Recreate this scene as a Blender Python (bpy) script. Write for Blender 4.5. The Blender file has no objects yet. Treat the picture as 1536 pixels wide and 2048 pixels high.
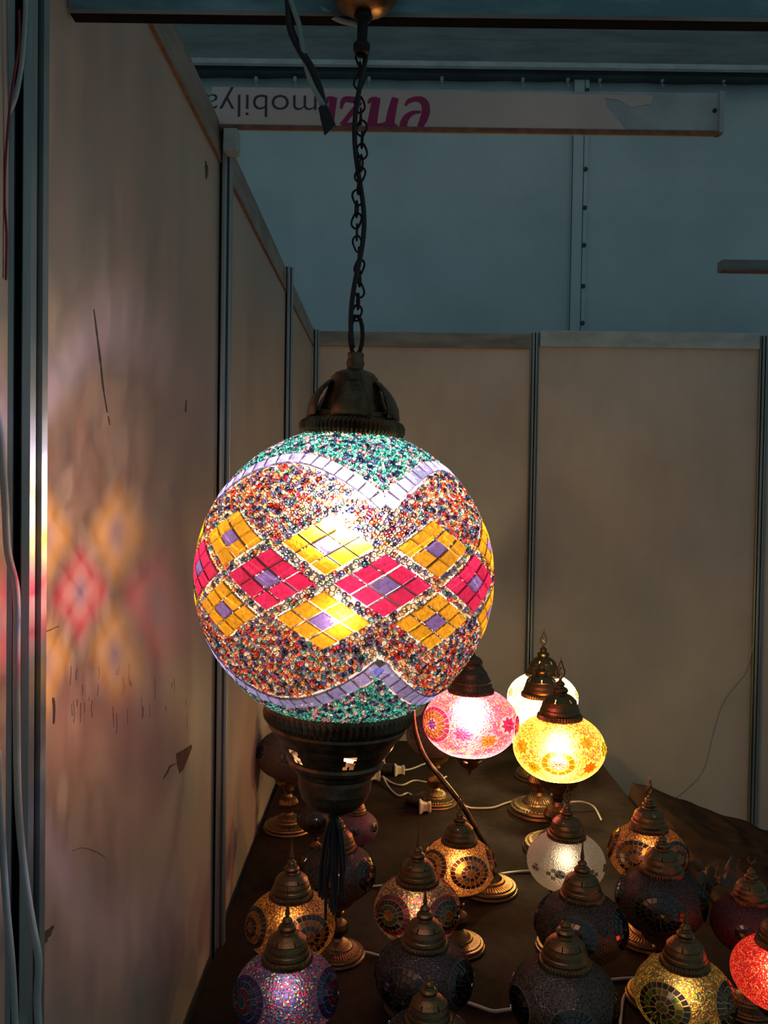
import bpy, math, random
import numpy as np
from mathutils import Vector, Matrix

# ------------------------------------------------------------------ scene, camera, world, exposure
S = bpy.context.scene
C = S.collection
W, H, F = 1536, 2048, 1730.0
CAMZ = 1.80
S.view_settings.view_transform = 'Standard'
S.view_settings.look = 'None'
S.view_settings.gamma = 1.0
S.view_settings.use_curve_mapping = False
S.view_settings.exposure = 0.0
cy = S.cycles
cy.use_denoising = True
cy.max_bounces = 10
cy.diffuse_bounces = 4
cy.glossy_bounces = 3
cy.transmission_bounces = 8
cy.transparent_max_bounces = 24
cy.sample_clamp_indirect = 2.0
cy.caustics_reflective = False
cy.caustics_refractive = True
cy.blur_glossy = 0.5

_f = Vector((-6 / F, 1.0, -41 / F)).normalized()
_r0 = _f.cross(Vector((0, 0, 1))).normalized()
_u0 = _r0.cross(_f).normalized()
ROLL = math.radians(0.85)
RIGHT = _r0 * math.cos(ROLL) + _u0 * math.sin(ROLL)
UP = _u0 * math.cos(ROLL) - _r0 * math.sin(ROLL)
CAM = Vector((0, 0, CAMZ))
cd = bpy.data.cameras.new('camera')
cam = bpy.data.objects.new('camera', cd)
C.objects.link(cam)
cam.matrix_world = Matrix(((RIGHT.x, UP.x, -_f.x, CAM.x), (RIGHT.y, UP.y, -_f.y, CAM.y), (RIGHT.z, UP.z, -_f.z, CAM.z), (0, 0, 0, 1)))
cd.sensor_fit = 'HORIZONTAL'
cd.sensor_width = 36
cd.lens = F / W * 36
cd.clip_start = 0.02
S.camera = cam

WORLD_COL = (0.36, 0.56, 0.63)
WORLD_STR = 0.20
w = bpy.data.worlds.new('hall_daylight')
S.world = w
w.use_nodes = True
w.node_tree.nodes['Background'].inputs[0].default_value = (*WORLD_COL, 1)
w.node_tree.nodes['Background'].inputs[1].default_value = WORLD_STR

BULB_COL = (1.0, 0.78, 0.54)
BIG_BULB = 12500.0


def ray(px, py):
    return (_f + RIGHT * ((px - W / 2) / F) - UP * ((py - H / 2) / F))


def at(px, py, Y):
    d = ray(px, py)
    return CAM + d * (Y / d.y)


def at_z(px, py, z):
    d = ray(px, py)
    return CAM + d * ((z - CAMZ) / d.z)


def at_x(px, py, x):
    d = ray(px, py)
    return CAM + d * (x / d.x)


# ------------------------------------------------------------------ materials
def new_mat(name):
    m = bpy.data.materials.new(name)
    m.use_nodes = True
    nt = m.node_tree
    nt.nodes.clear()
    out = nt.nodes.new('ShaderNodeOutputMaterial')
    return m, nt, out


def N(nt, typ, **kw):
    n = nt.nodes.new(typ)
    for k, v in kw.items():
        if k.startswith('_'):
            setattr(n, k[1:], v)
        else:
            n.inputs[k.replace('__', ' ')].default_value = v
    return n


def L(nt, a, b):
    nt.links.new(a, b)


def ramp(nt, fac, stops, interp='LINEAR'):
    r = nt.nodes.new('ShaderNodeValToRGB')
    r.color_ramp.interpolation = interp
    e = r.color_ramp.elements
    while len(e) < len(stops):
        e.new(0.5)
    for i, (p, c) in enumerate(stops):
        e[i].position = p
        e[i].color = (*c, 1) if len(c) == 3 else c
    L(nt, fac, r.inputs[0])
    return r.outputs[0]


def surface(name, col, col2=None, rough=0.5, metal=0.0, scale=(6, 6, 6), bump=0.0, detail=4, spec=0.5, lo=.35, hi=.65):
    """solid colour broken up by noise wear"""
    m, nt, out = new_mat(name)
    p = N(nt, 'ShaderNodeBsdfPrincipled', Roughness=rough, Metallic=metal)
    p.inputs['Specular IOR Level'].default_value = spec
    tc = N(nt, 'ShaderNodeTexCoord')
    mp = N(nt, 'ShaderNodeMapping')
    mp.inputs['Scale'].default_value = scale
    L(nt, tc.outputs['Object'], mp.inputs[0])
    no = N(nt, 'ShaderNodeTexNoise', Scale=1.0, Detail=detail, Roughness=.6)
    L(nt, mp.outputs[0], no.inputs['Vector'])
    c = ramp(nt, no.outputs['Fac'], [(lo, col), (hi, col2 or col)])
    L(nt, c, p.inputs['Base Color'])
    if bump:
        b = N(nt, 'ShaderNodeBump', Strength=bump, Distance=0.002)
        L(nt, no.outputs['Fac'], b.inputs['Height'])
        L(nt, b.outputs[0], p.inputs['Normal'])
    L(nt, p.outputs[0], out.inputs[0])
    return m


def glassy(name, transp=.3, refr=.4, transl=.3, rough=.35, gloss=.06, voronoi=None, ior=1.42, noise=0.0, opaque=0.0):
    """coloured mosaic glass: some light goes straight through, some is scattered forward, some diffused"""
    m, nt, out = new_mat(name)
    if voronoi:
        scale, pal, grout = voronoi
        tc = N(nt, 'ShaderNodeTexCoord')
        vo = N(nt, 'ShaderNodeTexVoronoi', Scale=scale)
        L(nt, tc.outputs['Object'], vo.inputs['Vector'])
        sep = N(nt, 'ShaderNodeSeparateColor')
        L(nt, vo.outputs['Color'], sep.inputs[0])
        k = len(pal)
        cc = ramp(nt, sep.outputs[0], [(i / k, c) for i, c in enumerate(pal)], 'CONSTANT')
        edge = ramp(nt, vo.outputs['Distance'], [(.45, (0, 0, 0)), (.62, (1, 1, 1))])
        mx = N(nt, 'ShaderNodeMix', _data_type='RGBA')
        L(nt, edge, mx.inputs[0])
        L(nt, cc, mx.inputs[6])
        mx.inputs[7].default_value = (*grout, 1)
        col = mx.outputs[2]
        bp = N(nt, 'ShaderNodeBump', Strength=.7, Distance=.0015, _invert=True)
        L(nt, vo.outputs['Distance'], bp.inputs['Height'])
        nrm = bp.outputs[0]
    else:
        a = N(nt, 'ShaderNodeAttribute', _attribute_name='Col')
        col = a.outputs['Color']
        nrm = None
        if noise:
            tc = N(nt, 'ShaderNodeTexCoord')
            no = N(nt, 'ShaderNodeTexNoise', Scale=noise, Detail=3, Roughness=.7)
            L(nt, tc.outputs['Object'], no.inputs['Vector'])
            v = ramp(nt, no.outputs['Fac'], [(.35, (.62, .52, .5)), (.55, (1, 1, 1))])
            mx = N(nt, 'ShaderNodeMix', _data_type='RGBA', _blend_type='MULTIPLY')
            mx.inputs[0].default_value = .8
            L(nt, col, mx.inputs[6])
            L(nt, v, mx.inputs[7])
            col = mx.outputs[2]
            bp = N(nt, 'ShaderNodeBump', Strength=.35, Distance=.001)
            L(nt, no.outputs['Fac'], bp.inputs['Height'])
            nrm = bp.outputs[0]
    t = N(nt, 'ShaderNodeBsdfTransparent')
    L(nt, col, t.inputs[0])
    r = N(nt, 'ShaderNodeBsdfRefraction', Roughness=rough, IOR=ior)
    L(nt, col, r.inputs[0])
    d = N(nt, 'ShaderNodeBsdfTranslucent')
    L(nt, col, d.inputs[0])
    df = N(nt, 'ShaderNodeBsdfDiffuse')
    L(nt, col, df.inputs[0])
    g = N(nt, 'ShaderNodeBsdfGlossy', Roughness=.18)
    g.inputs[0].default_value = (1, 1, 1, 1)
    if nrm:
        for x in (g, r):
            L(nt, nrm, x.inputs['Normal'])
    rest = 1.0
    cur = t.outputs[0]
    acc = transp
    for sh, f in ((r, refr), (d, transl), (df, opaque), (g, gloss)):
        if f <= 0:
            continue
        acc += f
        mix = N(nt, 'ShaderNodeMixShader')
        mix.inputs[0].default_value = f / acc
        L(nt, cur, mix.inputs[1])
        L(nt, sh.outputs[0], mix.inputs[2])
        cur = mix.outputs[0]
    L(nt, cur, out.inputs[0])
    return m


def emitter(name, col, strength):
    m, nt, out = new_mat(name)
    e = N(nt, 'ShaderNodeEmission', Strength=strength)
    e.inputs[0].default_value = (*col, 1)
    L(nt, e.outputs[0], out.inputs[0])
    return m


def panel_mat(name, a, b, rough, streak=(14, 14, .8)):
    """laminate booth panel: vertical brushing, dust and faint smears"""
    m, nt, out = new_mat(name)
    p = N(nt, 'ShaderNodeBsdfPrincipled')
    tc = N(nt, 'ShaderNodeTexCoord')
    mp = N(nt, 'ShaderNodeMapping')
    mp.inputs['Scale'].default_value = streak
    L(nt, tc.outputs['Object'], mp.inputs[0])
    n1 = N(nt, 'ShaderNodeTexNoise', Scale=1.0, Detail=6, Roughness=.62)
    L(nt, mp.outputs[0], n1.inputs['Vector'])
    n2 = N(nt, 'ShaderNodeTexNoise', Scale=2.2, Detail=5, Roughness=.55)
    L(nt, tc.outputs['Object'], n2.inputs['Vector'])
    n3 = N(nt, 'ShaderNodeTexNoise', Scale=260, Detail=2)
    L(nt, tc.outputs['Object'], n3.inputs['Vector'])
    mx = N(nt, 'ShaderNodeMath', _operation='MULTIPLY_ADD')
    mx.inputs[1].default_value = .35
    L(nt, n1.outputs['Fac'], mx.inputs[0])
    m2 = N(nt, 'ShaderNodeMath', _operation='MULTIPLY')
    m2.inputs[1].default_value = .65
    L(nt, n2.outputs['Fac'], m2.inputs[0])
    L(nt, m2.outputs[0], mx.inputs[2])
    L(nt, ramp(nt, mx.outputs[0], [(.36, b), (.62, a)]), p.inputs['Base Color'])
    rr = N(nt, 'ShaderNodeMath', _operation='MULTIPLY_ADD')
    rr.inputs[1].default_value = .25
    rr.inputs[2].default_value = rough - .12
    L(nt, n1.outputs['Fac'], rr.inputs[0])
    L(nt, rr.outputs[0], p.inputs['Roughness'])
    bp = N(nt, 'ShaderNodeBump', Strength=.12, Distance=.001)
    L(nt, n3.outputs['Fac'], bp.inputs['Height'])
    L(nt, bp.outputs[0], p.inputs['Normal'])
    L(nt, p.outputs[0], out.inputs[0])
    return m


M = {}
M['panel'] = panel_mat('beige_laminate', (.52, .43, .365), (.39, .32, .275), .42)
M['panel_back'] = panel_mat('beige_laminate_back_glare', (.80, .67, .56), (.64, .52, .43), .55, (5, 5, 2))  # same laminate made paler, glare from the lamps put into its colour
M['metal'] = surface('dull_aluminium', (.46, .50, .50), (.30, .34, .35), .42, .75, (30, 30, 3), .1)
M['metal_paint'] = surface('painted_aluminium', (.50, .56, .57), (.36, .42, .43), .5, .2, (12, 12, 12), .1)
M['metal_teal'] = surface('teal_grey_fascia', (.30, .50, .55), (.16, .30, .34), .5, .1, (9, 9, 30), .1, lo=.3, hi=.5)
M['rail'] = surface('dusty_rail', (.40, .36, .31), (.24, .21, .18), .5, .3, (5, 5, 22), .1)
M['rail_white'] = surface('pale_rail', (.62, .68, .68), (.45, .50, .50), .5, .1, (8, 8, 20), .05)
M['groove'] = surface('black_groove_or_shade', (.008, .009, .010), None, .95, spec=.05)  # post grooves, and the painted shade under the header beam
M['edge'] = surface('rust_or_lamplit_edge', (.30, .13, .08), (.14, .07, .05), .6, 0, (40, 40, 40))  # rust on the rails; lamplit underside painted on the lettered bar
M['sheet'] = surface('white_tarp', (.66, .78, .80), (.50, .62, .64), .65, 0, (1.2, 1.2, 1.2), .15)
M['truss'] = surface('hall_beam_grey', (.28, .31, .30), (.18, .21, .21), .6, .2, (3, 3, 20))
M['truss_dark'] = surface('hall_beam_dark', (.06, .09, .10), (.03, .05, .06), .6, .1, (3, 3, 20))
M['floor'] = surface('grey_concrete', (.16, .14, .12), (.09, .08, .07), .8, 0, (3, 3, 3), .3)
M['cloth'] = surface('black_brown_cloth', (.020, .011, .007), (.009, .005, .004), .9, 0, (40, 40, 40), .4, spec=.15)
M['bundle'] = surface('brown_cloth', (.042, .022, .013), (.020, .011, .007), .95, 0, (14, 14, 14), .8, spec=.1)
M['bundle_tan'] = surface('tan_paper', (.20, .13, .07), (.12, .07, .04), .8, 0, (14, 14, 14), .5)
M['brass'] = surface('antique_brass', (.36, .22, .10), (.10, .065, .035), .34, .95, (60, 60, 60), .25)
M['brass_dark'] = surface('dark_antique_brass', (.26, .16, .09), (.09, .06, .04), .38, .9, (50, 50, 50), .3)
M['chain'] = surface('blackened_brass', (.05, .04, .035), (.02, .018, .018), .5, .7, (60, 60, 60))
M['black_wire'] = surface('black_cable', (.015, .018, .024), None, .45)
M['white_wire'] = surface('white_cable', (.70, .66, .60), (.55, .5, .45), .45)
M['pale_wire'] = surface('pale_teal_cable', (.42, .52, .53), (.33, .42, .44), .45)
M['red_wire'] = surface('dark_red_cable', (.20, .02, .03), None, .45)
M['plug'] = surface('cream_plug', (.75, .68, .58), (.6, .54, .46), .4)
M['black_plastic'] = surface('black_plastic', (.02, .018, .016), None, .4)
M['vinyl'] = surface('pinkish_white_vinyl', (.72, .60, .56), (.60, .50, .47), .5, 0, (4, 4, 4))
M['magenta'] = surface('magenta_ink', (.34, .012, .11), None, .5)
M['navy'] = surface('navy_ink', (.035, .045, .075), None, .5)
M['stain'] = surface('brown_stain', (.16, .07, .035), (.09, .045, .03), .8, 0, (60, 60, 60))
M['smear'] = surface('grey_smear', (.26, .20, .17), (.34, .28, .24), .5, 0, (80, 80, 80))
M['scratch'] = surface('dark_scratch', (.05, .045, .04), (.10, .08, .07), .8, 0, (80, 80, 80))
M['tile'] = glassy('mosaic_glass_tile', .36, .42, .05, .62, .06, noise=260)
M['bead'] = glassy('seed_bead_glass', .26, .46, .10, .62, .10)
M['grout'] = glassy('frosted_grout', .03, .05, .10, .5, .02, opaque=.8)
M['clear'] = glassy('clear_glass', .95, 0, 0, .1, .05)
M['tile_s'] = glassy('small_mosaic_tile', .20, .40, .16, .62, .10)
M['grout_s'] = glassy('pale_grout', .16, .10, .34, .5, .02, opaque=.38)


# ------------------------------------------------------------------ mesh helpers
class MB:
    def __init__(s):
        s.v, s.f, s.m, s.c = [], [], [], []

    def add(s, vs, fs, mi=0, col=None):
        o = len(s.v)
        s.v += [tuple(v) for v in vs]
        for f in fs:
            s.f.append(tuple(i + o for i in f))
            s.m.append(mi)
            s.c.append(col)

    def box(s, a, b, mi=0):
        x0, y0, z0 = a
        x1, y1, z1 = b
        s.add([(x0, y0, z0), (x1, y0, z0), (x1, y1, z0), (x0, y1, z0), (x0, y0, z1), (x1, y0, z1), (x1, y1, z1), (x0, y1, z1)],
              [(0, 3, 2, 1), (4, 5, 6, 7), (0, 1, 5, 4), (1, 2, 6, 5), (2, 3, 7, 6), (3, 0, 4, 7)], mi)

    def tube(s, pts, r, n=8, mi=0, closed=False, flat=1.0):
        pts = [Vector(p) for p in pts]
        k = len(pts)
        rs = r if isinstance(r, (list, tuple)) else [r] * k
        vs, fs = [], []
        nrm = None
        for i, p in enumerate(pts):
            if closed:
                t = pts[(i + 1) % k] - pts[i - 1]
            else:
                t = pts[min(i + 1, k - 1)] - pts[max(i - 1, 0)]
            t.normalize()
            if nrm is None:
                nrm = t.orthogonal().normalized()
            nrm = (nrm - t * nrm.dot(t))
            if nrm.length < 1e-6:
                nrm = t.orthogonal()
            nrm.normalize()
            b = t.cross(nrm)
            for j in range(n):
                a = 2 * math.pi * j / n
                vs.append(p + (nrm * math.cos(a) * flat + b * math.sin(a)) * rs[i])
        for i in range(k if closed else k - 1):
            i2 = (i + 1) % k
            for j in range(n):
                j2 = (j + 1) % n
                fs.append((i * n + j, i * n + j2, i2 * n + j2, i2 * n + j))
        if not closed:
            fs.append(tuple(range(n))[::-1])
            fs.append(tuple((k - 1) * n + j for j in range(n)))
        s.add(vs, fs, mi)

    def lathe(s, prof, n=64, ribs=None, mi=0, skip=None, cap=False, c=(0, 0, 0)):
        """prof: (r, z[, rib depth]); ribs = number of flutes round the rim"""
        vs, fs = [], []
        for pt in prof:
            r, z = pt[0], pt[1]
            d = pt[2] if len(pt) > 2 else 0
            for j in range(n):
                a = 2 * math.pi * j / n
                rr = r + (d * (1 if (j % 2) else -1) * .5 if ribs else 0)
                vs.append((c[0] + rr * math.cos(a), c[1] + rr * math.sin(a), c[2] + z))
        for i in range(len(prof) - 1):
            for j in range(n):
                if skip and skip(i, j):
                    continue
                j2 = (j + 1) % n
                fs.append((i * n + j, i * n + j2, (i + 1) * n + j2, (i + 1) * n + j))
        if cap:
            fs.append(tuple((len(prof) - 1) * n + j for j in range(n)))
            fs.append(tuple(range(n))[::-1])
        s.add(vs, fs, mi)

    def mesh(s, name, mats, smooth=False):
        me = bpy.data.meshes.new(name)
        me.from_pydata(s.v, [], s.f)
        for m in (mats if isinstance(mats, (list, tuple)) else [mats]):
            me.materials.append(m)
        me.polygons.foreach_set('material_index', s.m)
        if smooth:
            me.polygons.foreach_set('use_smooth', [True] * len(s.f))
        if any(c is not None for c in s.c):
            ca = me.color_attributes.new('Col', 'FLOAT_COLOR', 'CORNER')
            arr = []
            for f, c in zip(s.f, s.c):
                arr += list((*(c or (.5, .5, .5)), 1.0)) * len(f)
            ca.data.foreach_set('color', arr)
        me.update()
        return me

    def obj(s, name, mats, parent=None, smooth=False, bevel=0.0):
        o = link(name, s.mesh(name, mats, smooth), parent)
        if smooth:
            pass
        if bevel:
            b = o.modifiers.new('bevel', 'BEVEL')
            b.width = bevel
            b.segments = 2
            b.limit_method = 'ANGLE'
        return o


def link(name, me, parent=None):
    o = bpy.data.objects.new(name, me)
    C.objects.link(o)
    if parent:
        o.parent = parent
    return o


def merged(name, parts, mats):
    """parts: (verts, quads, material index array, colour per face, smooth)"""
    V, Q, MI, CO, SM, o = [], [], [], [], [], 0
    for v, q, m, c, s_ in parts:
        V.append(v); Q.append(q + o); o += len(v)
        MI.append(np.broadcast_to(m, (len(q),))); CO.append(np.broadcast_to(c, (len(q), 3))); SM.append(np.full(len(q), s_))
    me = np_mesh(name, np.concatenate(V), np.concatenate(Q), mats, np.concatenate(MI), np.concatenate(CO))
    me.polygons.foreach_set('use_smooth', np.concatenate(SM))
    return me


def np_mesh(name, verts, quads, mats, mi=None, cols=None, smooth=False):
    """verts (n,3), quads (m,4), cols per face (m,3)"""
    me = bpy.data.meshes.new(name)
    nv, nf = len(verts), len(quads)
    me.vertices.add(nv)
    me.vertices.foreach_set('co', np.ascontiguousarray(verts, dtype=np.float32).ravel())
    me.loops.add(nf * 4)
    me.loops.foreach_set('vertex_index', np.ascontiguousarray(quads, dtype=np.int32).ravel())
    me.polygons.add(nf)
    me.polygons.foreach_set('loop_start', np.arange(0, nf * 4, 4, dtype=np.int32))
    for m in mats:
        me.materials.append(m)
    if mi is not None:
        me.polygons.foreach_set('material_index', np.asarray(mi, dtype=np.int32))
    if smooth:
        me.polygons.foreach_set('use_smooth', np.ones(nf, dtype=bool))
    me.update(calc_edges=True)
    if cols is not None:
        ca = me.color_attributes.new('Col', 'FLOAT_COLOR', 'CORNER')
        c4 = np.ones((nf, 4, 4), dtype=np.float32)
        c4[:, :, :3] = np.asarray(cols)[:, None, :]
        ca.data.foreach_set('color', c4.ravel())
    me.validate()
    return me


def tag(o, label=None, cat=None, group=None, kind=None):
    if label: o['label'] = label
    if cat: o['category'] = cat
    if group: o['group'] = group
    if kind: o['kind'] = kind
    return o


def empty(name, loc=(0, 0, 0), rot=(0, 0, 0)):
    o = bpy.data.objects.new(name, None)
    o.empty_display_size = .05
    C.objects.link(o)
    o.location = loc
    o.rotation_euler = rot
    return o


def catmull(pts, n=8):
    P = [Vector(p) for p in pts]
    P = [P[0] * 2 - P[1]] + P + [P[-1] * 2 - P[-2]]
    out = []
    for i in range(1, len(P) - 2):
        for k in range(n):
            t = k / n
            a, b, c, d = P[i - 1], P[i], P[i + 1], P[i + 2]
            out.append(.5 * ((2 * b) + (c - a) * t + (2 * a - 5 * b + 4 * c - d) * t * t + (3 * b - a - 3 * c + d) * t ** 3))
    out.append(P[-2])
    return out


rng = np.random.default_rng(7)
random.seed(5)
XL = -0.334          # inner face of the left wall
YB = 3.80            # inner face of the back wall
TOP, LOW = CAMZ + .70, CAMZ + .632
ZT = CAMZ - .905     # table top height

# ------------------------------------------------------------------ the setting
def struct(o, label=None):
    o['kind'] = 'structure'
    if label: o['label'] = label
    return o


fl = MB(); fl.box((-3, -1.5, -.1), (4.2, 6, 0)); struct(fl.obj('floor', M['floor']))

# left wall: three laminate panels between posts
POSTS = [.78, 1.70, 2.78]
wl = MB()
ys = [-.9] + POSTS + [YB]
for a, b in zip(ys[:-1], ys[1:]):
    wl.box((XL - .006, a + .004, .06), (XL, b - .004, LOW + .01))
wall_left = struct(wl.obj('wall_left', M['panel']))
wb = MB()
BX = [XL, .633, 1.632, 2.63]
for a, b in zip(BX[:-1], BX[1:]):
    wb.box((a + .004, YB, .06), (b - .004, YB + .006, LOW + .01))
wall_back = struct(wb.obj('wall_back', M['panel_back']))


def post(name, x, y, z1=TOP + .01, r=.021, phase=0.0):
    """octagonal system post with a groove in each face"""
    b = MB()
    ring = []
    for k in range(8):
        a0 = math.pi / 8 + k * math.pi / 4 + phase
        a1 = a0 + math.pi / 4
        p0 = Vector((math.cos(a0), math.sin(a0))) * r
        p1 = Vector((math.cos(a1), math.sin(a1))) * r
        for t, dd in ((0, 0), (.32, 0), (.34, .006), (.66, .006), (.68, 0)):
            q = p0.lerp(p1, t)
            q = q * (1 - dd / r)
            ring.append(q)
    n = len(ring)
    vs = [(x + q.x, y + q.y, 0.0) for q in ring] + [(x + q.x, y + q.y, z1) for q in ring]
    fs, mi = [], []
    b.add(vs, [(j, (j + 1) % n, n + (j + 1) % n, n + j) for j in range(n)] + [tuple(range(n, 2 * n)), tuple(range(n))[::-1]])
    for fi in range(n):
        if fi % 5 in (1, 2, 3):
            b.m[fi] = 1 if fi % 5 == 2 else 0
    o = b.obj(name, [M['metal'], M['groove']])
    return struct(o)


n_trim = 0
def trim():
    global n_trim
    n_trim += 1
    return 'trim_%d' % n_trim


for y in POSTS[1:]:
    post(trim(), XL + .004, y)
post(trim(), XL + .008, YB - .012, TOP)
post(trim(), .633, YB - .008, TOP)
post(trim(), 1.632, YB - .008, TOP)
# the broad front corner post
fp = post(trim(), XL - .002, .785, CAMZ + .62, .027, math.pi / 8)

# left wall top rail, section by section, with a rusty lower lip
for a, b in zip(ys[:-1], ys[1:]):
    r = MB()
    r.box((XL - .022, a + .018, LOW), (XL + .004, b - .018, TOP))
    r.box((XL - .002, a + .018, LOW - .003), (XL + .0055, b - .018, LOW), 1)
    struct(r.obj(trim(), [M['rail'], M['edge']]))
r = MB(); r.box((XL + .02, YB - .016, LOW), (.615, YB + .02, TOP - .005)); struct(r.obj(trim(), M['rail'], bevel=.002))
r = MB(); r.box((.655, YB - .02, LOW + .01), (1.61, YB + .02, TOP + .012)); struct(r.obj(trim(), M['rail_white'], bevel=.002))
r = MB(); r.box((1.655, YB - .016, LOW), (2.6, YB + .02, TOP)); struct(r.obj(trim(), M['rail'], bevel=.002))

# front header beam (the pendant hangs from it)
YH = .892
hz = at(800, 37, YH).z
r = MB()
r.box((XL + .004, YH, hz + .004), (1.7, YH + .012, hz + .12))
r.box((XL + .004, YH - .003, hz), (1.7, YH + .013, hz + .004), 1)
r.box((XL + .004, YH - .002, hz - .0008), (1.7, YH + .014, hz), 2)  # shadow on the beam's underside, put in as a black strip
struct(r.obj(trim(), [M['metal_teal'], M['rail'], M['groove']]))

# hall behind the booth: tarp wall with seam, hall beam above
YF = 4.7
zt = at(800, 150, YF).z
r = MB()
nx, nz = 60, 24
vs = []
for i in range(nx + 1):
    for j in range(nz + 1):
        x = -2.4 + 6.4 * i / nx
        z = 0.0 + zt * j / nz
        vs.append((x, YF + .012 * math.sin(x * 5) * (1 - j / nz * .6) + .006 * math.sin(x * 17 + j * .3), z))
fs = [(i * (nz + 1) + j, (i + 1) * (nz + 1) + j, (i + 1) * (nz + 1) + j + 1, i * (nz + 1) + j + 1) for i in range(nx) for j in range(nz)]
r.add(vs, fs)
o = r.obj('wall_hall', M['sheet'], smooth=True)
sm = o.modifiers.new('thick', 'SOLIDIFY'); sm.thickness = .004; sm.offset = 1
struct(o)
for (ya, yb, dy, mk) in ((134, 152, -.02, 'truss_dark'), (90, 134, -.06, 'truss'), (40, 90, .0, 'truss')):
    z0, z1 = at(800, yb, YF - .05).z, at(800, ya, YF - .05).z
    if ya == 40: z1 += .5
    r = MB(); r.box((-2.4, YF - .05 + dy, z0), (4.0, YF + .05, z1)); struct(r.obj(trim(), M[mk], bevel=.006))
z0 = at(800, 134, YF - .1).z
r = MB(); r.box((-2.4, YF - .13, z0 - .005), (4.0, YF - .1, z0 + .02)); struct(r.obj(trim(), M['rail_white']))
# seam strip with screws
p0 = at(1160, 300, YF - .03)
r = MB()
r.box((p0.x - .042, YF - .035, .4), (p0.x + .042, YF - .02, zt - .01))
r.box((p0.x - .042, YF - .037, .4), (p0.x - .038, YF - .035, zt - .01), 1)
r.box((p0.x + .018, YF - .037, .4), (p0.x + .021, YF - .035, zt - .01), 1)
seam = struct(r.obj(trim(), [M['sheet'], M['truss_dark']]))
for py in (180, 222, 338, 415, 490, 572, 646):
    q = at(1162, py, YF - .04)
    b = MB()
    b.lathe([(.012, 0), (.012, .004), (.009, .007), (.002, .008)], 12, cap=True)
    o = b.obj('screw', M['truss_dark'], seam, smooth=False)
    o.rotation_euler = (math.pi / 2, 0, 0)
    o.location = (p0.x + .03, YF - .037, q.z)
# little white hooks along the top of the tarp
hk = None
for px in (512, 590, 738, 884, 1038, 1046, 1136, 1200, 1325, 1448):
    if px == 1038: continue
    q = at(px, 158, YF - .05)
    b = MB()
    if hk is None:
        b.box((-.008, -.01, -.01), (.008, .01, .012))
        b.tube([(0, 0, -.01), (0, -.004, -.03), (.006, -.006, -.04), (.01, -.004, -.03)], .003, 6)
        hk = b.mesh('tarp_hook', M['rail_white'])
    o = link('tarp_hook', hk)
    o.location = (q.x, YF - .045, q.z)
    tag(o, 'small white hook holding the top edge of the white tarp behind the booth', 'hook', 'white tarp hooks')


# fascia bar lying across the booth with lettering upside down
YS = 1.66
sl = at(445, 262, YS); sr = at(1443, 258, YS)
zb = (sl.z + sr.z) / 2
ztop = zb + .076
sgn = empty('sign_board', (XL, YS, zb))
x1 = sr.x - XL
b = MB()
b.box((-.01, 0, 0), (x1, .020, ztop - zb))
b.obj('aluminium_bar', M['metal_paint'], sgn, bevel=.002)
b = MB(); b.box((-.01, -.004, -.003), (x1, .006, .003)); b.obj('bottom_lip', M['edge'], sgn)  # lip colour stands in for lamplight on the bar's underside
b = MB()
def sx(px): return at(px, 220, YS).x - XL
def sz(py): return (262 - py) / F * YS
poly = [(-.01, .004), (sx(1252), .004), (sx(1238), sz(240)), (sx(1214), sz(213)), (sx(1209), sz(196)), (sx(1240), sz(201)), (sx(1262), sz(214)), (sx(1302), sz(206)), (sx(1306), sz(188) - .002), (-.01, ztop - zb - .002)]
b.add([(x, -.0012, z) for x, z in poly] + [(x, 0.0002, z) for x, z in poly], [tuple(range(len(poly))), tuple(range(len(poly), 2 * len(poly)))[::-1]] + [(i, i + len(poly), (i + 1) % len(poly) + len(poly), (i + 1) % len(poly)) for i in range(len(poly))])
vin = b.obj('white_vinyl', M['vinyl'], sgn)
tag(vin, 'white vinyl torn away at the right end')
b = MB(); b.lathe([(.004, 0), (.004, .002), (.001, .003)], 12, cap=True)
o = b.obj('bolt', M['chain'], sgn); o.rotation_euler = (math.pi / 2, 0, 0); o.location = (x1 - .014, -.0005, .042)
b = MB(); b.box((x1 - .006, -.005, 0), (x1 + .003, .020, ztop - zb + .001)); b.obj('end_cap', M['metal_paint'], sgn)


def text_mesh(txt, size, bold=0.0, shear=0.0, ext=.0006):
    cu = bpy.data.curves.new('t', 'FONT')
    cu.body = txt; cu.size = size; cu.offset = bold; cu.shear = shear; cu.extrude = ext
    cu.align_x = 'LEFT'
    o = bpy.data.objects.new('t', cu); C.objects.link(o)
    dg = bpy.context.evaluated_depsgraph_get()
    dg.update()
    me = bpy.data.meshes.new_from_object(o.evaluated_get(dg))
    bpy.data.objects.remove(o)
    return me


def fit_text(name, txt, mat, x_right, x_left, zc_base, hx, bold, shear):
    """place rotated by 180 degrees: text start at the right, baseline on top"""
    me = text_mesh(txt, .1, bold, shear)
    co = np.array([v.co[:] for v in me.vertices])
    w0, w1 = co[:, 0].min(), co[:, 0].max()
    me.materials.clear(); me.materials.append(mat)
    sxx = (x_right - x_left) / (w1 - w0)
    o = link(name, me, sgn)
    me.transform(Matrix.Translation((-w0, 0, 0)))
    me.transform(Matrix.Diagonal((sxx, hx, 1, 1)))
    o.rotation_euler = (math.radians(90), math.radians(180), 0)
    o.location = (x_right, -.0014, zc_base)
    return o


def strokes(name, letters, mat):
    """heavy italic letters from polygons given in px of the photograph (already upside down)"""
    b = MB()
    for poly in letters:
        pts = [(sx(x), (262 - y) / F * YS) for x, y in poly]
        n = len(pts)
        b.add([(x, -.0018, z) for x, z in pts] + [(x, -.0008, z) for x, z in pts],
              [tuple(range(n)), tuple(range(n, 2 * n))[::-1]] + [(i, i + n, (i + 1) % n + n, (i + 1) % n) for i in range(n)])
    return b.obj(name, mat, sgn)


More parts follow.
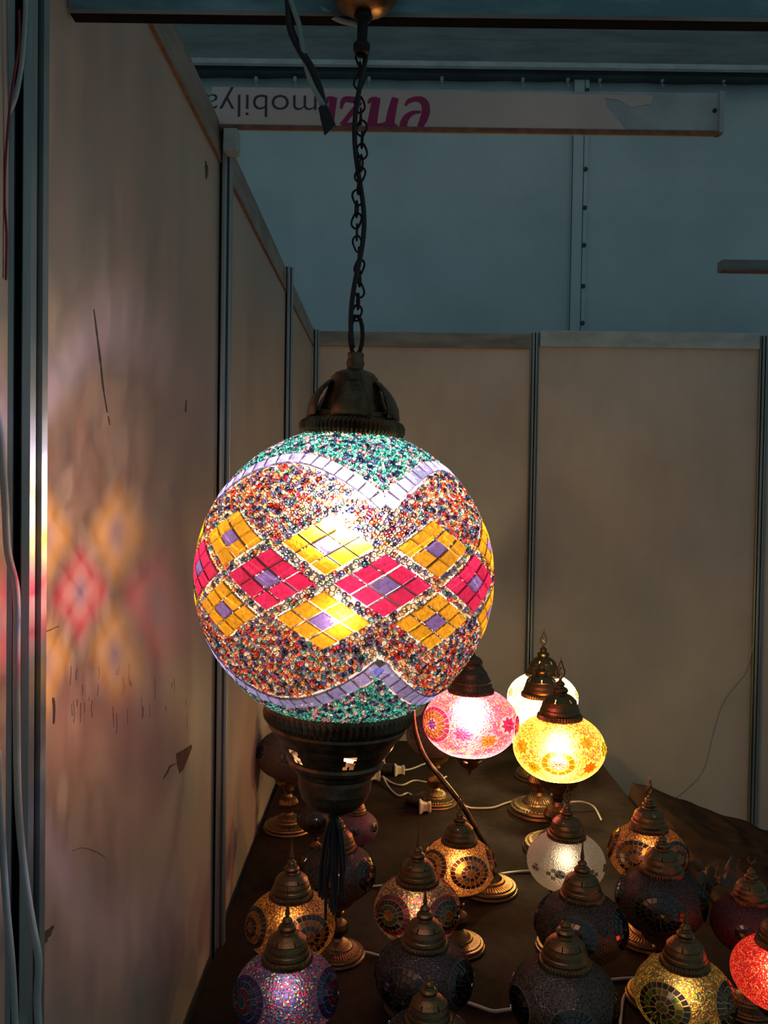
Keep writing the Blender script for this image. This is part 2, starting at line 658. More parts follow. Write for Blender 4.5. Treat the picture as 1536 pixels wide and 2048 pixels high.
fit_text('lettering_mobilya', 'mobilya', M['navy'], sx(633), sx(407), sz(199), 0.0 + .62, -.0012, 0)
# enza, upside down, as thick strokes (built from quads along a path)
def path_quads(path, widths):
    out = []
    for (p, q, wa, wb_) in zip(path[:-1], path[1:], widths[:-1], widths[1:]):
        d = Vector((q[0] - p[0], q[1] - p[1])).normalized()
        n_ = Vector((-d.y, d.x))
        e = d * 1.0
        out.append([(p[0] - n_.x * wa - e.x, p[1] - n_.y * wa - e.y), (q[0] - n_.x * wb_ + e.x, q[1] - n_.y * wb_ + e.y),
                    (q[0] + n_.x * wb_ + e.x, q[1] + n_.y * wb_ + e.y), (p[0] + n_.x * wa - e.x, p[1] + n_.y * wa - e.y)])
    return out
def ribbon(path, hw):
    k = 630, 180, 6.144
    pts = catmull([(x, y, 0) for x, y in path], 6)
    ws = [np.interp(i / 6, range(len(hw)), hw) for i in range(len(pts))]
    A, B = [], []
    for i, p in enumerate(pts):
        d = (pts[min(i + 1, len(pts) - 1)] - pts[max(i - 1, 0)]).normalized()
        for lst, sg in ((A, 1), (B, -1)):
            x, y = p.x - d.y * ws[i] * sg, p.y + d.x * ws[i] * sg
            lst.append((k[0] + x / k[2], min(262.0, k[1] + y / k[2])))
    return A, B
b = MB()
def add_ribbon(path, hw, dz):
    A, B = ribbon(path, hw)
    vs = []
    for (xa, ya), (xb, yb) in zip(A, B):
        vs += [(sx(xa), -.0016 - dz, sz(ya)), (sx(xb), -.0016 - dz, sz(yb))]
    b.add(vs, [(2 * i, 2 * i + 1, 2 * i + 3, 2 * i + 2) for i in range(len(A) - 1)])
for k_, (p_, w_) in enumerate([
    ([(1108, 225), (1150, 172), (1230, 145), (1310, 158), (1355, 215), (1360, 300), (1335, 390), (1290, 480)], [14, 28, 30, 42, 50, 52, 48, 36]),
    ([(1300, 298), (1200, 312), (1130, 362), (1098, 420), (1085, 485)], [14, 26, 38, 46, 46]),
    ([(985, 132), (945, 300), (915, 485)], [42, 52, 60]), ([(755, 132), (725, 310), (700, 485)], [50, 56, 62]),
    ([(650, 205), (690, 160), (760, 140)], [14, 28, 18]), ([(740, 470), (830, 462), (900, 440)], [24, 26, 30]), ([(930, 440), (1020, 478)], [30, 10]),
    ([(322, 275), (335, 205), (370, 160), (480, 165), (560, 165)], [14, 28, 34, 38, 30]), ([(560, 190), (450, 320), (330, 475)], [30, 30, 30]), ([(330, 470), (450, 462), (570, 470)], [16, 26, 14]),
    ([(230, 135), (205, 300), (185, 485)], [44, 46, 50]), ([(140, 160), (180, 150), (230, 150)], [22, 26, 20]), ([(150, 470), (110, 440), (95, 350), (110, 240), (160, 170)], [16, 26, 34, 32, 20])]):
    add_ribbon(p_, w_, k_ * .00003)
b.obj('lettering_enza', M['magenta'], sgn)
tag(sgn, 'pinkish white fascia bar with upside-down magenta and navy lettering, torn at its right end', 'sign')

# bracket under the bar on the left post
q = at(455, 285, YS)
b = MB(); b.box((XL + .013, YS - .004, zb - .046), (at(475, 285, YS).x, YS + .03, zb - .0035)); b.box((XL + .013, YS - .006, zb - .046), (at(475, 285, YS).x, YS - .004, zb - .030))
br = b.obj('rail_bracket', M['metal_paint'], bevel=.001)
tag(br, 'short metal bracket under the lettered bar at the left post', 'bracket')

# short bar coming in from the right
YR = 2.6
q = at(1444, 540, YR)
b = MB(); b.box((q.x, YR, q.z), (1.95, YR + .04, q.z + .032)); rb = b.obj('aluminium_bar', M['truss'], bevel=.002)
rb['label'] = 'grey end of a bar reaching in at the right edge of the photo'; rb['category'] = 'bar'
b = MB(); b.box((q.x, YR - .003, q.z - .005), (1.95, YR + .02, q.z + .001)); b.obj('bottom_lip', M['edge'], rb)
post(trim(), 1.97, YR + .02, TOP)

# ------------------------------------------------------------------ marks on the left panel
def wall_patch(name, pix, mat):
    pts = [at_x(px, py, XL) for px, py in pix]
    b = MB(); n = len(pts)
    b.add([(XL + .0006, p.y, p.z) for p in pts] + [(XL - .0004, p.y, p.z) for p in pts],
          [tuple(range(n))] + [(i, (i + 1) % n, (i + 1) % n + n, i + n) for i in range(n)])
    return b.obj(name, mat, wall_left)


def wall_stroke(name, path, wd, mat):
    pts = catmull([(x, y, 0) for x, y in path], 5)
    L1, L2 = [], []
    for i, p in enumerate(pts):
        d = (pts[min(i + 1, len(pts) - 1)] - pts[max(i - 1, 0)]).normalized()
        k = wd * (.35 + .65 * math.sin(math.pi * (i + .5) / len(pts))) * (.7 + .6 * random.random())
        L1.append((p.x - d.y * k, p.y + d.x * k)); L2.append((p.x + d.y * k, p.y - d.x * k))
    return wall_patch(name, L1 + L2[::-1], mat)


wall_stroke('scratch', [(187, 618), (193, 665), (200, 720), (206, 775), (214, 825)], 1.7, M['scratch'])
wall_stroke('scratch', [(216, 832), (219, 850)], 1.2, M['scratch'])
wall_stroke('scratch', [(411, 322), (413, 340), (412, 358)], 2.6, M['scratch'])
wall_stroke('scratch', [(106, 1395), (108, 1418), (107, 1448)], 2.4, M['scratch'])
wall_stroke('scratch', [(145, 1700), (165, 1695), (190, 1702), (212, 1716)], .8, M['smear'])
wall_stroke('scratch', [(372, 800), (371, 825)], 1.5, M['scratch'])
wall_stroke('scratch', [(88, 1265), (118, 1252)], .8, M['scratch'])
wall_patch('stain', [(352, 1507), (366, 1500), (382, 1489), (384, 1494), (374, 1520), (366, 1540), (359, 1547), (354, 1530)], M['stain'])
wall_stroke('stain', [(352, 1527), (340, 1533), (334, 1545), (326, 1558)], 1.6, M['stain'])
wall_stroke('stain', [(106, 1852), (92, 1872), (84, 1890)], 6, M['scratch'])
for k in range(30):
    x, y, l = random.uniform(140, 385), random.uniform(1325, 1430), random.uniform(10, 46)
    wall_stroke('smear', [(x, y), (x + random.uniform(-2, 2), y + l / 2), (x + random.uniform(-2, 2), y + l)], random.uniform(.3, .75), M['smear'])

# ------------------------------------------------------------------ mosaic generator
def ell(az, lat, a, c):
    """point on the globe: az 0 faces the camera (-Y), growing to the right (+X); degrees"""
    A, B = np.radians(az), np.radians(lat)
    return np.stack([a * np.cos(B) * np.sin(A), -a * np.cos(B) * np.cos(A), c * np.sin(B)], -1)


def tiles_mesh(name, polys, cols, a, c, h, mat, inset=.06):
    """polys: list of (4,2) az/lat corners -> raised glass tiles, open at the back"""
    P = np.array(polys)                                   # (n,4,2)
    ctr = P.mean(1, keepdims=True)
    base = ctr + (P - ctr) * (1 - inset * .4)
    top = ctr + (P - ctr) * (1 - inset * 1.8)
    vb = ell(base[..., 0], base[..., 1], a + h * .05, c + h * .05)
    vt = ell(top[..., 0], top[..., 1], a + h, c + h)
    n = len(P)
    V = np.concatenate([vb, vt], 1).reshape(-1, 3)        # 8 per tile
    q = np.array([[4, 5, 6, 7], [0, 1, 5, 4], [1, 2, 6, 5], [2, 3, 7, 6], [3, 0, 4, 7]])
    Q = (np.arange(n)[:, None, None] * 8 + q[None]).reshape(-1, 4)
    col = np.repeat(np.array(cols), 5, axis=0)
    return V, Q, 0, col, False


def shell_mesh(name, a, c, lat0, lat1, naz, nlat, classify, mats, cols=None):
    az = np.linspace(-180, 180, naz + 1)[:-1]
    lt = np.linspace(lat0, lat1, nlat + 1)
    A, B = np.meshgrid(az, lt, indexing='ij')
    V = ell(A, B, a, c).reshape(-1, 3)
    I, J = np.meshgrid(np.arange(naz), np.arange(nlat), indexing='ij')
    I2 = (I + 1) % naz
    k = nlat + 1
    Q = np.stack([I * k + J, I2 * k + J, I2 * k + J + 1, I * k + J + 1], -1).reshape(-1, 4)
    ca = (az[I] + 180 / naz).ravel()
    cb = ((lt[J] + lt[J + 1]) / 2).ravel()
    mi = classify(ca, cb)
    colarr = np.tile(np.array(cols if cols else (.55, .5, .46)), (len(Q), 1))
    return V, Q, mi, colarr, True


def wrap(d):
    return (d + 180) % 360 - 180


# ---------------- big pendant globe pattern
R = .15
AMBER, RED, PURPLE, LAV = (.95, .55, .03), (.88, .035, .19), (.26, .20, .66), (.36, .43, .95)
diam = []
for k in range(9):
    diam.append((-4 + 40 * k, 15.5, 16.5, 10.2, AMBER))
    diam.append((-4 + 40 * k, -9.5, 16.5, 10.2, AMBER))
    diam.append((16 + 40 * k, 3.0, 17.5, 10.6, RED))


def band_lat(az, top):
    t = ((az - 17) % 90) / 90
    s = np.sin(np.pi * t) ** .8
    return (30 + 20 * s) if top else (-25 - 22 * s)


def band_slope(az, top):
    return (band_lat(az + .5, top) - band_lat(az - .5, top))


def in_band(az, lat, m=0.0):
    r_ = np.zeros(len(az), bool)
    for top in (True, False):
        L0 = band_lat(az, top)
        sl_ = band_slope(az, top) / np.cos(np.radians(L0))
        d = np.abs(lat - L0) * np.cos(np.arctan(sl_))
        r_ |= d < (2.9 + m)
    return r_


def in_diam(az, lat, m=0.0):
    r_ = np.zeros(len(az), bool)
    for (a0, l0, ha, hl, c_) in diam:
        r_ |= (np.abs(wrap(az - a0)) / (ha + m) + np.abs(lat - l0) / (hl + m * .8)) < 1
    return r_


polys, cols = [], []
for (a0, l0, ha, hl, c_) in diam:
    e1 = np.array((ha, hl)); e2 = np.array((ha, -hl))
    for i in (-1, 0, 1):
        for j in (-1, 0, 1):
            cc = (i * e1 + j * e2) / 3
            qd = [cc + (si * e1 + sj * e2) / 6 * .95 + (a0, l0) for si, sj in ((1, 1), (-1, 1), (-1, -1), (1, -1))]
            polys.append(qd[::-1])
            v = rng.uniform(.82, 1.08)
            cols.append(np.array(PURPLE if (i == 0 and j == 0) else c_) * v)
n_diam = len(polys)
for top in (True, False):
    for s in range(4):
        aa = 17 + 90 * s + np.linspace(0.0, 90, 400)
        aa_in = np.clip(aa, 17 + 90 * s + .01, 17 + 90 * s + 89.99)
        ll = band_lat(aa_in, top)
        dx = np.diff(aa) * np.cos(np.radians((ll[1:] + ll[:-1]) / 2)); dy = np.diff(ll)
        L_ = np.concatenate([[0], np.cumsum(np.hypot(dx, dy))])
        n = int(round(L_[-1] / 5.3))
        for i in range(n):
            l_a, l_b = L_[-1] * (i + .04) / n, L_[-1] * (i + .96) / n
            pa = np.array((np.interp(l_a, L_, aa), np.interp(l_a, L_, ll)))
            pb = np.array((np.interp(l_b, L_, aa), np.interp(l_b, L_, ll)))
            cl = math.cos(math.radians((pa[1] + pb[1]) / 2))
            t = (pb - pa) * (cl, 1); t /= np.hypot(*t)
            nn = np.array((-t[1] / cl, t[0])) * 2.75
            polys.append([pa - nn, pb - nn, pb + nn, pa + nn])
            cols.append(np.array(LAV) * rng.uniform(.75, 1.1) + rng.uniform(-.03, .03, 3))
cols = np.clip(np.array(cols), 0.005, 1)

PX = .0
lamp_root = empty('mosaic_pendant_lamp')
# attachment: canopy point in the photo; lamp axis leans a little
YP = .870
PS = YP / .887
CEN = at(690, 1152, YP)
TILT = math.radians(2.0)
lamp_root.location = CEN
lamp_root.rotation_euler = (0, TILT, 0)
lamp_root.scale = (PS,) * 3
tag(lamp_root, 'large glowing mosaic globe pendant lamp with amber and red diamonds hanging from a chain', 'pendant lamp')

cut_hi, cut_lo = 70.5, -61.5
def cls(az, lat):
    tile = in_diam(az, lat, -.3) | in_band(az, lat, -.35)
    near = in_diam(az, lat, .9) | in_band(az, lat, .8)
    return np.where(tile | ~near, 0, 1)
sh = shell_mesh('', R, R, cut_lo, cut_hi, 720, 264, cls, None, cols=(.20, .17, .18))
ti = tiles_mesh('', polys, cols, R + .0003, R + .0003, .0022, None)
me = merged('glass_globe', [sh, (ti[0], ti[1], 2, ti[3], False)], [M['clear'], M['grout'], M['tile']])
link('glass_globe', me, lamp_root)

# seed beads
nb = 19500
i = np.arange(nb) + .5
lat = np.degrees(np.arcsin(1 - 2 * i / nb))
az = wrap(np.degrees(np.pi * (1 + 5 ** .5) * i))
az += rng.normal(0, .35, nb) / np.maximum(.2, np.cos(np.radians(lat))); lat += rng.normal(0, .35, nb)
ok = (lat < cut_hi + 1) & (lat > cut_lo - 1) & ~in_diam(az, lat, .75) & ~in_band(az, lat, .55)
az, lat = az[ok], lat[ok]
topz = lat > band_lat(az, True); botz = lat < band_lat(az, False)
PT = np.array([(.10, .62, .55), (.25, .80, .74), (.05, .38, .42), (.80, .35, .45), (.05, .06, .22), (.60, .85, .82), (.03, .05, .14), (.10, .55, .60)])
PM = np.array([(.90, .55, .22), (.95, .80, .58), (.80, .12, .06), (.08, .10, .30), (.88, .32, .12), (.14, .40, .44), (.97, .90, .75), (.66, .05, .09), (.24, .20, .38), (.05, .06, .14)])
PG = np.array([(.95, .85, .55), (.90, .80, .40), (.15, .30, .30), (.95, .65, .25), (.08, .10, .20)])
mid = ~(topz | botz)
gapz = mid & (np.abs(lat - 3) < 13)
colb = np.empty((len(az), 3))
colb[:] = PM[rng.choice(len(PM), len(az), p=[.11, .13, .12, .14, .09, .10, .08, .06, .10, .07])]
tb = topz | botz
colb[tb] = PT[rng.choice(len(PT), tb.sum(), p=[.22, .14, .14, .13, .12, .07, .06, .12])]
g2 = gapz & (rng.random(len(az)) < .6)
colb[g2] = PG[rng.choice(len(PG), g2.sum())]
colb = np.clip(colb * rng.uniform(.8, 1.1, (len(az), 1)), .01, 1)
P0 = ell(az, lat, R + .0002, R + .0002)
Nn = P0 / np.linalg.norm(P0, axis=1, keepdims=True)
Nn = Nn + rng.normal(0, .12, Nn.shape); Nn /= np.linalg.norm(Nn, axis=1, keepdims=True)
T1 = np.cross(Nn, [0, 0, 1.0]); T1 /= np.linalg.norm(T1, axis=1, keepdims=True)
T2 = np.cross(Nn, T1)
br_ = .00215 * rng.uniform(.82, 1.12, len(az))
K = 8
ang = np.arange(K) * 2 * np.pi / K
prof = [(1.42, -.05), (1.0, .02), (.95, .45), (.66, .78), (.38, .55), (.30, .1)]
rings = []
for (pr, ph) in prof:
    ring = P0[:, None] + (T1[:, None] * np.cos(ang)[None, :, None] + T2[:, None] * np.sin(ang)[None, :, None]) * (br_ * pr)[:, None, None] + Nn[:, None] * (br_ * ph)[:, None, None]
    rings.append(ring)
V = np.stack(rings, 1).reshape(-1, 3)
np_ = len(prof)
q = []
for a_ in range(np_ - 1):
    for b_ in range(K):
        b2 = (b_ + 1) % K
        q.append((a_ * K + b_, a_ * K + b2, (a_ + 1) * K + b2, (a_ + 1) * K + b_))
q = np.array(q)
Q = (np.arange(len(az))[:, None, None] * (np_ * K) + q[None]).reshape(-1, 4)
cb = np.repeat(colb[:, None, :], len(q), axis=1)
cb[:, :K] = (.20, .17, .18)
mb_ = np.zeros((len(az), len(q)), int); mb_[:, :K] = 1
me = np_mesh('seed_beads', V, Q, [M['bead'], M['grout']], mi=mb_.ravel(), cols=cb.reshape(-1, 3), smooth=True)
o = link('seed_beads', me, lamp_root); o['kind'] = 'stuff'

# top gallery
zr = R * math.sin(math.radians(cut_hi))
b = MB()
b.lathe([(.043, zr - .003), (.0475, zr - .004), (.0495, zr + .000), (.0515, zr + .003, .002), (.0525, zr + .007, .0034), (.0525, zr + .012, .0034), (.0510, zr + .016, .002),
         (.047, zr + .019), (.044, zr + .021), (.0425, zr + .025), (.040, zr + .026), (.036, zr + .026)], 144, ribs=True)
b.obj('top_gallery', M['brass_dark'], lamp_root)
b = MB()
b.lathe([(.036, zr + .026), (.035, zr + .030), (.031, zr + .040), (.0305, zr + .0415), (.028, zr + .048), (.0275, zr + .0495), (.0250, zr + .056), (.024, zr + .062)], 48)
b.obj('bulb_holder', M['brass_dark'], lamp_root, smooth=True)
b = MB()
b.lathe([(.0215, zr + .050), (.0225, zr + .052), (.0240, zr + .056), (.0235, zr + .061), (.0200, zr + .066), (.013, zr + .069), (.0085, zr + .070), (.0085, zr + .073), (.0095, zr + .076), (.0085, zr + .080), (.0078, zr + .082), (.0088, zr + .084), (.0082, zr + .087), (.0005, zr + .088)], 48)
b.obj('top_cap', M['brass_dark'], lamp_root, smooth=True)
for k in range(5):
    a_ = math.radians(90 + 36 + 72 * k)
    d = Vector((math.cos(a_), math.sin(a_), 0)); t_ = Vector((-d.y, d.x, 0))
    b = MB()
    path = [(.024, .056), (.029, .051), (.034, .046), (.0385, .039), (.0415, .031), (.0425, .020)]
    wds = [.009, .0095, .0115, .0145, .0175, .0195]
    vs = []
    for (rr, zz), wd in zip(path, wds):
        for sgn_, off in ((-1, 0), (-.5, .002), (.5, .002), (1, 0)):
            p = d * (rr + off) + t_ * (wd * sgn_); vs.append((p.x, p.y, zr + zz))
    fs = [(i_ * 4 + j_, i_ * 4 + j_ + 1, (i_ + 1) * 4 + j_ + 1, (i_ + 1) * 4 + j_) for i_ in range(5) for j_ in range(3)]
    b.add(vs, fs)
    o = b.obj('gallery_strut', M['brass_dark'], lamp_root, smooth=True)
    sm = o.modifiers.new('thick', 'SOLIDIFY'); sm.thickness = .002

# bottom cup with pierced openings
zc_ = R * math.sin(math.radians(cut_lo))
prof = [(.066, zc_ + .004), (.0720, zc_ + .006), (.0745, zc_ + .001), (.0760, zc_ - .004, .0012), (.0768, zc_ - .009, .003), (.0768, zc_ - .015, .003), (.0750, zc_ - .019, .001), (.0730, zc_ - .021), (.0735, zc_ - .024),
        (.0690, zc_ - .031), (.0625, zc_ - .038), (.0615, zc_ - .041), (.0600, zc_ - .045), (.0570, zc_ - .049), (.0545, zc_ - .053), (.0520, zc_ - .057), (.0500, zc_ - .060), (.0515, zc_ - .063),
        (.0500, zc_ - .067), (.0440, zc_ - .072), (.0430, zc_ - .075), (.0390, zc_ - .078), (.0395, zc_ - .082), (.0385, zc_ - .094), (.0350, zc_ - .104), (.0280, zc_ - .113), (.0170, zc_ - .120), (.0070, zc_ - .124), (.0060, zc_ - .128), (.0005, zc_ - .131)]
NS = 144
def holes(i, j):
    ph = (j + 8) % 24
    if i == 11: return ph < 5
    if i == 12: return 1 <= ph < 4
    if i == 13: return 1 <= ph < 5
    if i == 14: return ph < 5 and ph != 2
    return False
prof = [(p_[0] * (1 - .03 * min(1, (zc_ - p_[1]) / .02) if p_[1] < zc_ else 1), zc_ + (p_[1] - zc_) * .93) + tuple(p_[2:]) for p_ in prof]
b = MB(); b.lathe(prof, NS, ribs=True, skip=holes)
b.obj('bottom_cup', M['brass_dark'], lamp_root)
# tassel
b = MB()
zb_ = zc_ - .122
for k in range(14):
    a_ = k * 2.4; rr = .004 + .005 * (k % 3) / 2
    pts = [(0.001 * math.cos(a_), .001 * math.sin(a_), zb_ + .004), (rr * math.cos(a_), rr * math.sin(a_), zb_ - .012), (rr * 1.6 * math.cos(a_), rr * 1.6 * math.sin(a_), zb_ - .045), (rr * 1.8 * math.cos(a_ + .3), rr * 1.8 * math.sin(a_ + .3), zb_ - .075 - .008 * (k % 4))]
    b.tube(catmull(pts, 4), .0016, 5)
b.obj('tassel', M['black_wire'], lamp_root)

# bulb and its holder
def ico(name, r, mat, parent, loc, strip=1.0):
    import bmesh
    bm = bmesh.new(); bmesh.ops.create_icosphere(bm, subdivisions=2, radius=r)
    for v in bm.verts:
        if v.co.z > 0: v.co.z *= strip
    me = bpy.data.meshes.new(name); bm.to_mesh(me); bm.free(); me.materials.append(mat)
    me.polygons.foreach_set('use_smooth', [True] * len(me.polygons))
    o = link(name, me, parent); o.location = loc
    return o
BULB = emitter('glowing_bulb', BULB_COL, BIG_BULB)
ico('bulb_or_added_glow', .0125, BULB, lamp_root, (0, 0, .052), 1.5)
b = MB(); b.lathe([(.003, zr + .05), (.016, zr + .045), (.017, .125), (.016, .095), (.013, .084), (.009, .078), (.001, .077)], 24)
b.obj('lamp_socket', M['black_plastic'], lamp_root, smooth=True)

# chain and twisted cable from the canopy to the cap
M_root = Matrix.Translation(CEN) @ Matrix.Rotation(TILT, 4, 'Y') @ Matrix.Scale(PS, 4)
inv = M_root.inverted()
top_pt = inv @ at(724, 90, YP)
bot_pt = Vector((0, 0, zr + .088))
# loops at both ends
def oval(c, d, up, ln, wd, r, n=14):
    d = d.normalized(); pts = []
    for k in range(n):
        a_ = 2 * math.pi * k / n
        pts.append(c + up * (ln / 2 * math.sin(a_)) + d * (wd / 2 * math.cos(a_)))
    return pts
axis = (top_pt - bot_pt); LEN = axis.length; ax = axis.normalized()
side = Vector((1, 0, 0)); side = (side - ax * side.dot(ax)).normalized(); fwd = ax.cross(side)
b = MB(); b.tube(oval(bot_pt + ax * .017, side, ax, .040, .013, .0022), .0022, 8, closed=True); b.obj('hanging_loop', M['chain'], lamp_root, smooth=True)
nlk = 24
pitch = (LEN - .03) / nlk
link_me = None
for k in range(nlk):
    c_ = bot_pt + ax * (.034 + pitch * (k + .5))
    ph = k * math.pi / 2 + .25 * math.sin(k * 1.3)
    d = side * math.cos(ph) + fwd * math.sin(ph)
    ln = pitch * 1.42
    off = side * (.0022 * math.sin(k * .55))
    b = MB()
    pts = []
    for j in range(16):
        a_ = 2 * math.pi * j / 16
        wd = .0050 * (.62 + .38 * abs(math.cos(a_)) ** .5) * (1 + .25 * math.sin(2 * a_))
        pts.append(c_ + off + ax * (ln / 2 * math.sin(a_)) + d * (math.cos(a_) * wd))
    b.tube(pts, .00115, 6, closed=True)
    b.obj('chain_link', M['chain'], lamp_root, smooth=True)
b = MB()
pts = []
for k in range(60):
    t = k / 59
    a_ = t * 2 * math.pi * 1.6 + 2.2
    p = bot_pt + ax * (.004 + (LEN - .006) * t) + side * (.0058 * math.cos(a_)) + fwd * (.005 * math.sin(a_) - .003)
    pts.append(p)
b.tube(pts, .0026, 7); b.obj('power_cord', M['black_wire'], lamp_root, smooth=True)
# canopy (aligned with the lamp's own axis)
zcv = (inv @ at(727, 50, YP)) + Vector((0, -.014, 0))
b = MB()
b.lathe([(.0045, -.030), (.006, -.032), (.0085, -.026), (.0085, -.022), (.005, -.018), (.0055, -.0), (.008, .002), (.0095, .006), (.0075, .010), (.006, .012)], 32, c=tuple(zcv + Vector((0, 0, -.005))))
b.obj('canopy_nipple', M['chain'], lamp_root, smooth=True)
b = MB()
b.lathe([(.006, .004), (.016, .005), (.026, .011), (.033, .020), (.036, .030), (.038, .033), (.038, .045), (.039, .050), (.039, .056), (.001, .057)], 64, c=tuple(zcv))
b.obj('ceiling_canopy', M['brass'], lamp_root, smooth=True)

# ------------------------------------------------------------------ table lamps
CC = .74     # height of a small globe over its width
def cap_mesh():
    b = MB()
    prof = [(.38, .615), (.45, .585), (.475, .60), (.485, .635, .02), (.485, .70, .025), (.47, .735, .015), (.435, .75), (.44, .79), (.425, .84), (.41, .86), (.395, .93), (.36, 1.01), (.365, 1.03), (.30, 1.10), (.22, 1.155), (.16, 1.18), (.15, 1.20),
            (.17, 1.235), (.175, 1.27), (.14, 1.31), (.095, 1.33), (.085, 1.355), (.105, 1.39), (.085, 1.43), (.045, 1.46), (.03, 1.50), (.001, 1.51)]
    def sk(i, j):
        return i == 12 and (j % 16) == 0
    b.lathe(prof, 96, ribs=True, skip=sk)
    return b.mesh('shade_cap', M['brass'])
def finial_mesh(kind):
    b = MB()
    if kind == 'tulip':
        pts = [(0, 0, 1.49), (.07, 0, 1.57), (.095, 0, 1.66), (.06, 0, 1.76), (0.01, 0, 1.90), (-.05, 0, 1.76), (-.095, 0, 1.66), (-.07, 0, 1.57)]
        b.tube(catmull(pts + [pts[0]], 4)[:-1], .016, 6, closed=True)
        b.tube(catmull([(0, 0, 1.5), (.03, 0, 1.6), (-.025, 0, 1.68), (.02, 0, 1.76)], 4), .014, 6)
        b.tube([(0, 0, 1.88), (0.02, 0, 2.0)], [.016, .003], 6)
    elif kind == 'spike':
        b.lathe([(.03, 1.48), (.05, 1.52), (.04, 1.58), (.022, 1.70), (.013, 1.85), (.003, 2.15)], 10)
    elif kind == 'crescent':
        b.tube([(0, 0, 1.48), (0, 0, 1.60)], .018, 6)
        pts = [(.10 * math.sin(t), 0, 1.72 - .11 * math.cos(t)) for t in np.linspace(-2.3, 2.3, 14)]
        b.tube(pts, [.006 + .020 * math.sin(math.pi * k / 13) for k in range(14)], 6)
    return b.mesh('finial', M['brass'])
def cup_mesh():
    b = MB()
    b.lathe([(.40, -.60), (.455, -.60), (.465, -.64, .02), (.46, -.70, .02), (.43, -.73), (.42, -.80), (.33, -.90), (.22, -.96), (.15, -1.00), (.12, -1.04)], 96, ribs=True)
    return b.mesh('globe_cup', M['brass'])
def stem_mesh():
    b = MB()
    b.lathe([(.12, -1.03), (.17, -1.07), (.13, -1.12), (.10, -1.20), (.14, -1.28), (.24, -1.36, .02), (.29, -1.48, .03), (.26, -1.60, .03), (.17, -1.70, .02), (.13, -1.76), (.18, -1.82), (.30, -1.90, .02), (.36, -1.96, .01)], 64, ribs=True)
    return b.mesh('stem', M['brass'])
def base_mesh():
    b = MB()
    b.lathe([(.34, -1.95), (.40, -1.98), (.42, -2.02, .01), (.55, -2.06, .03), (.62, -2.07, .03), (.64, -2.10), (.70, -2.11), (.72, -2.15), (.69, -2.18), (.74, -2.20), (.76, -2.245), (.001, -2.25)], 96, ribs=True)
    return b.mesh('base', M['brass'])
CAP, CUP, STEM, BASE = cap_mesh(), cup_mesh(), stem_mesh(), base_mesh()
FIN = {k: finial_mesh(k) for k in ('tulip', 'spike', 'crescent')}
HC = 2.25


def rose_pattern(med, rings, dsmall):
    """medallions of concentric tile rings + small diamonds. med: list of (az, lat, radius deg)"""
    return med


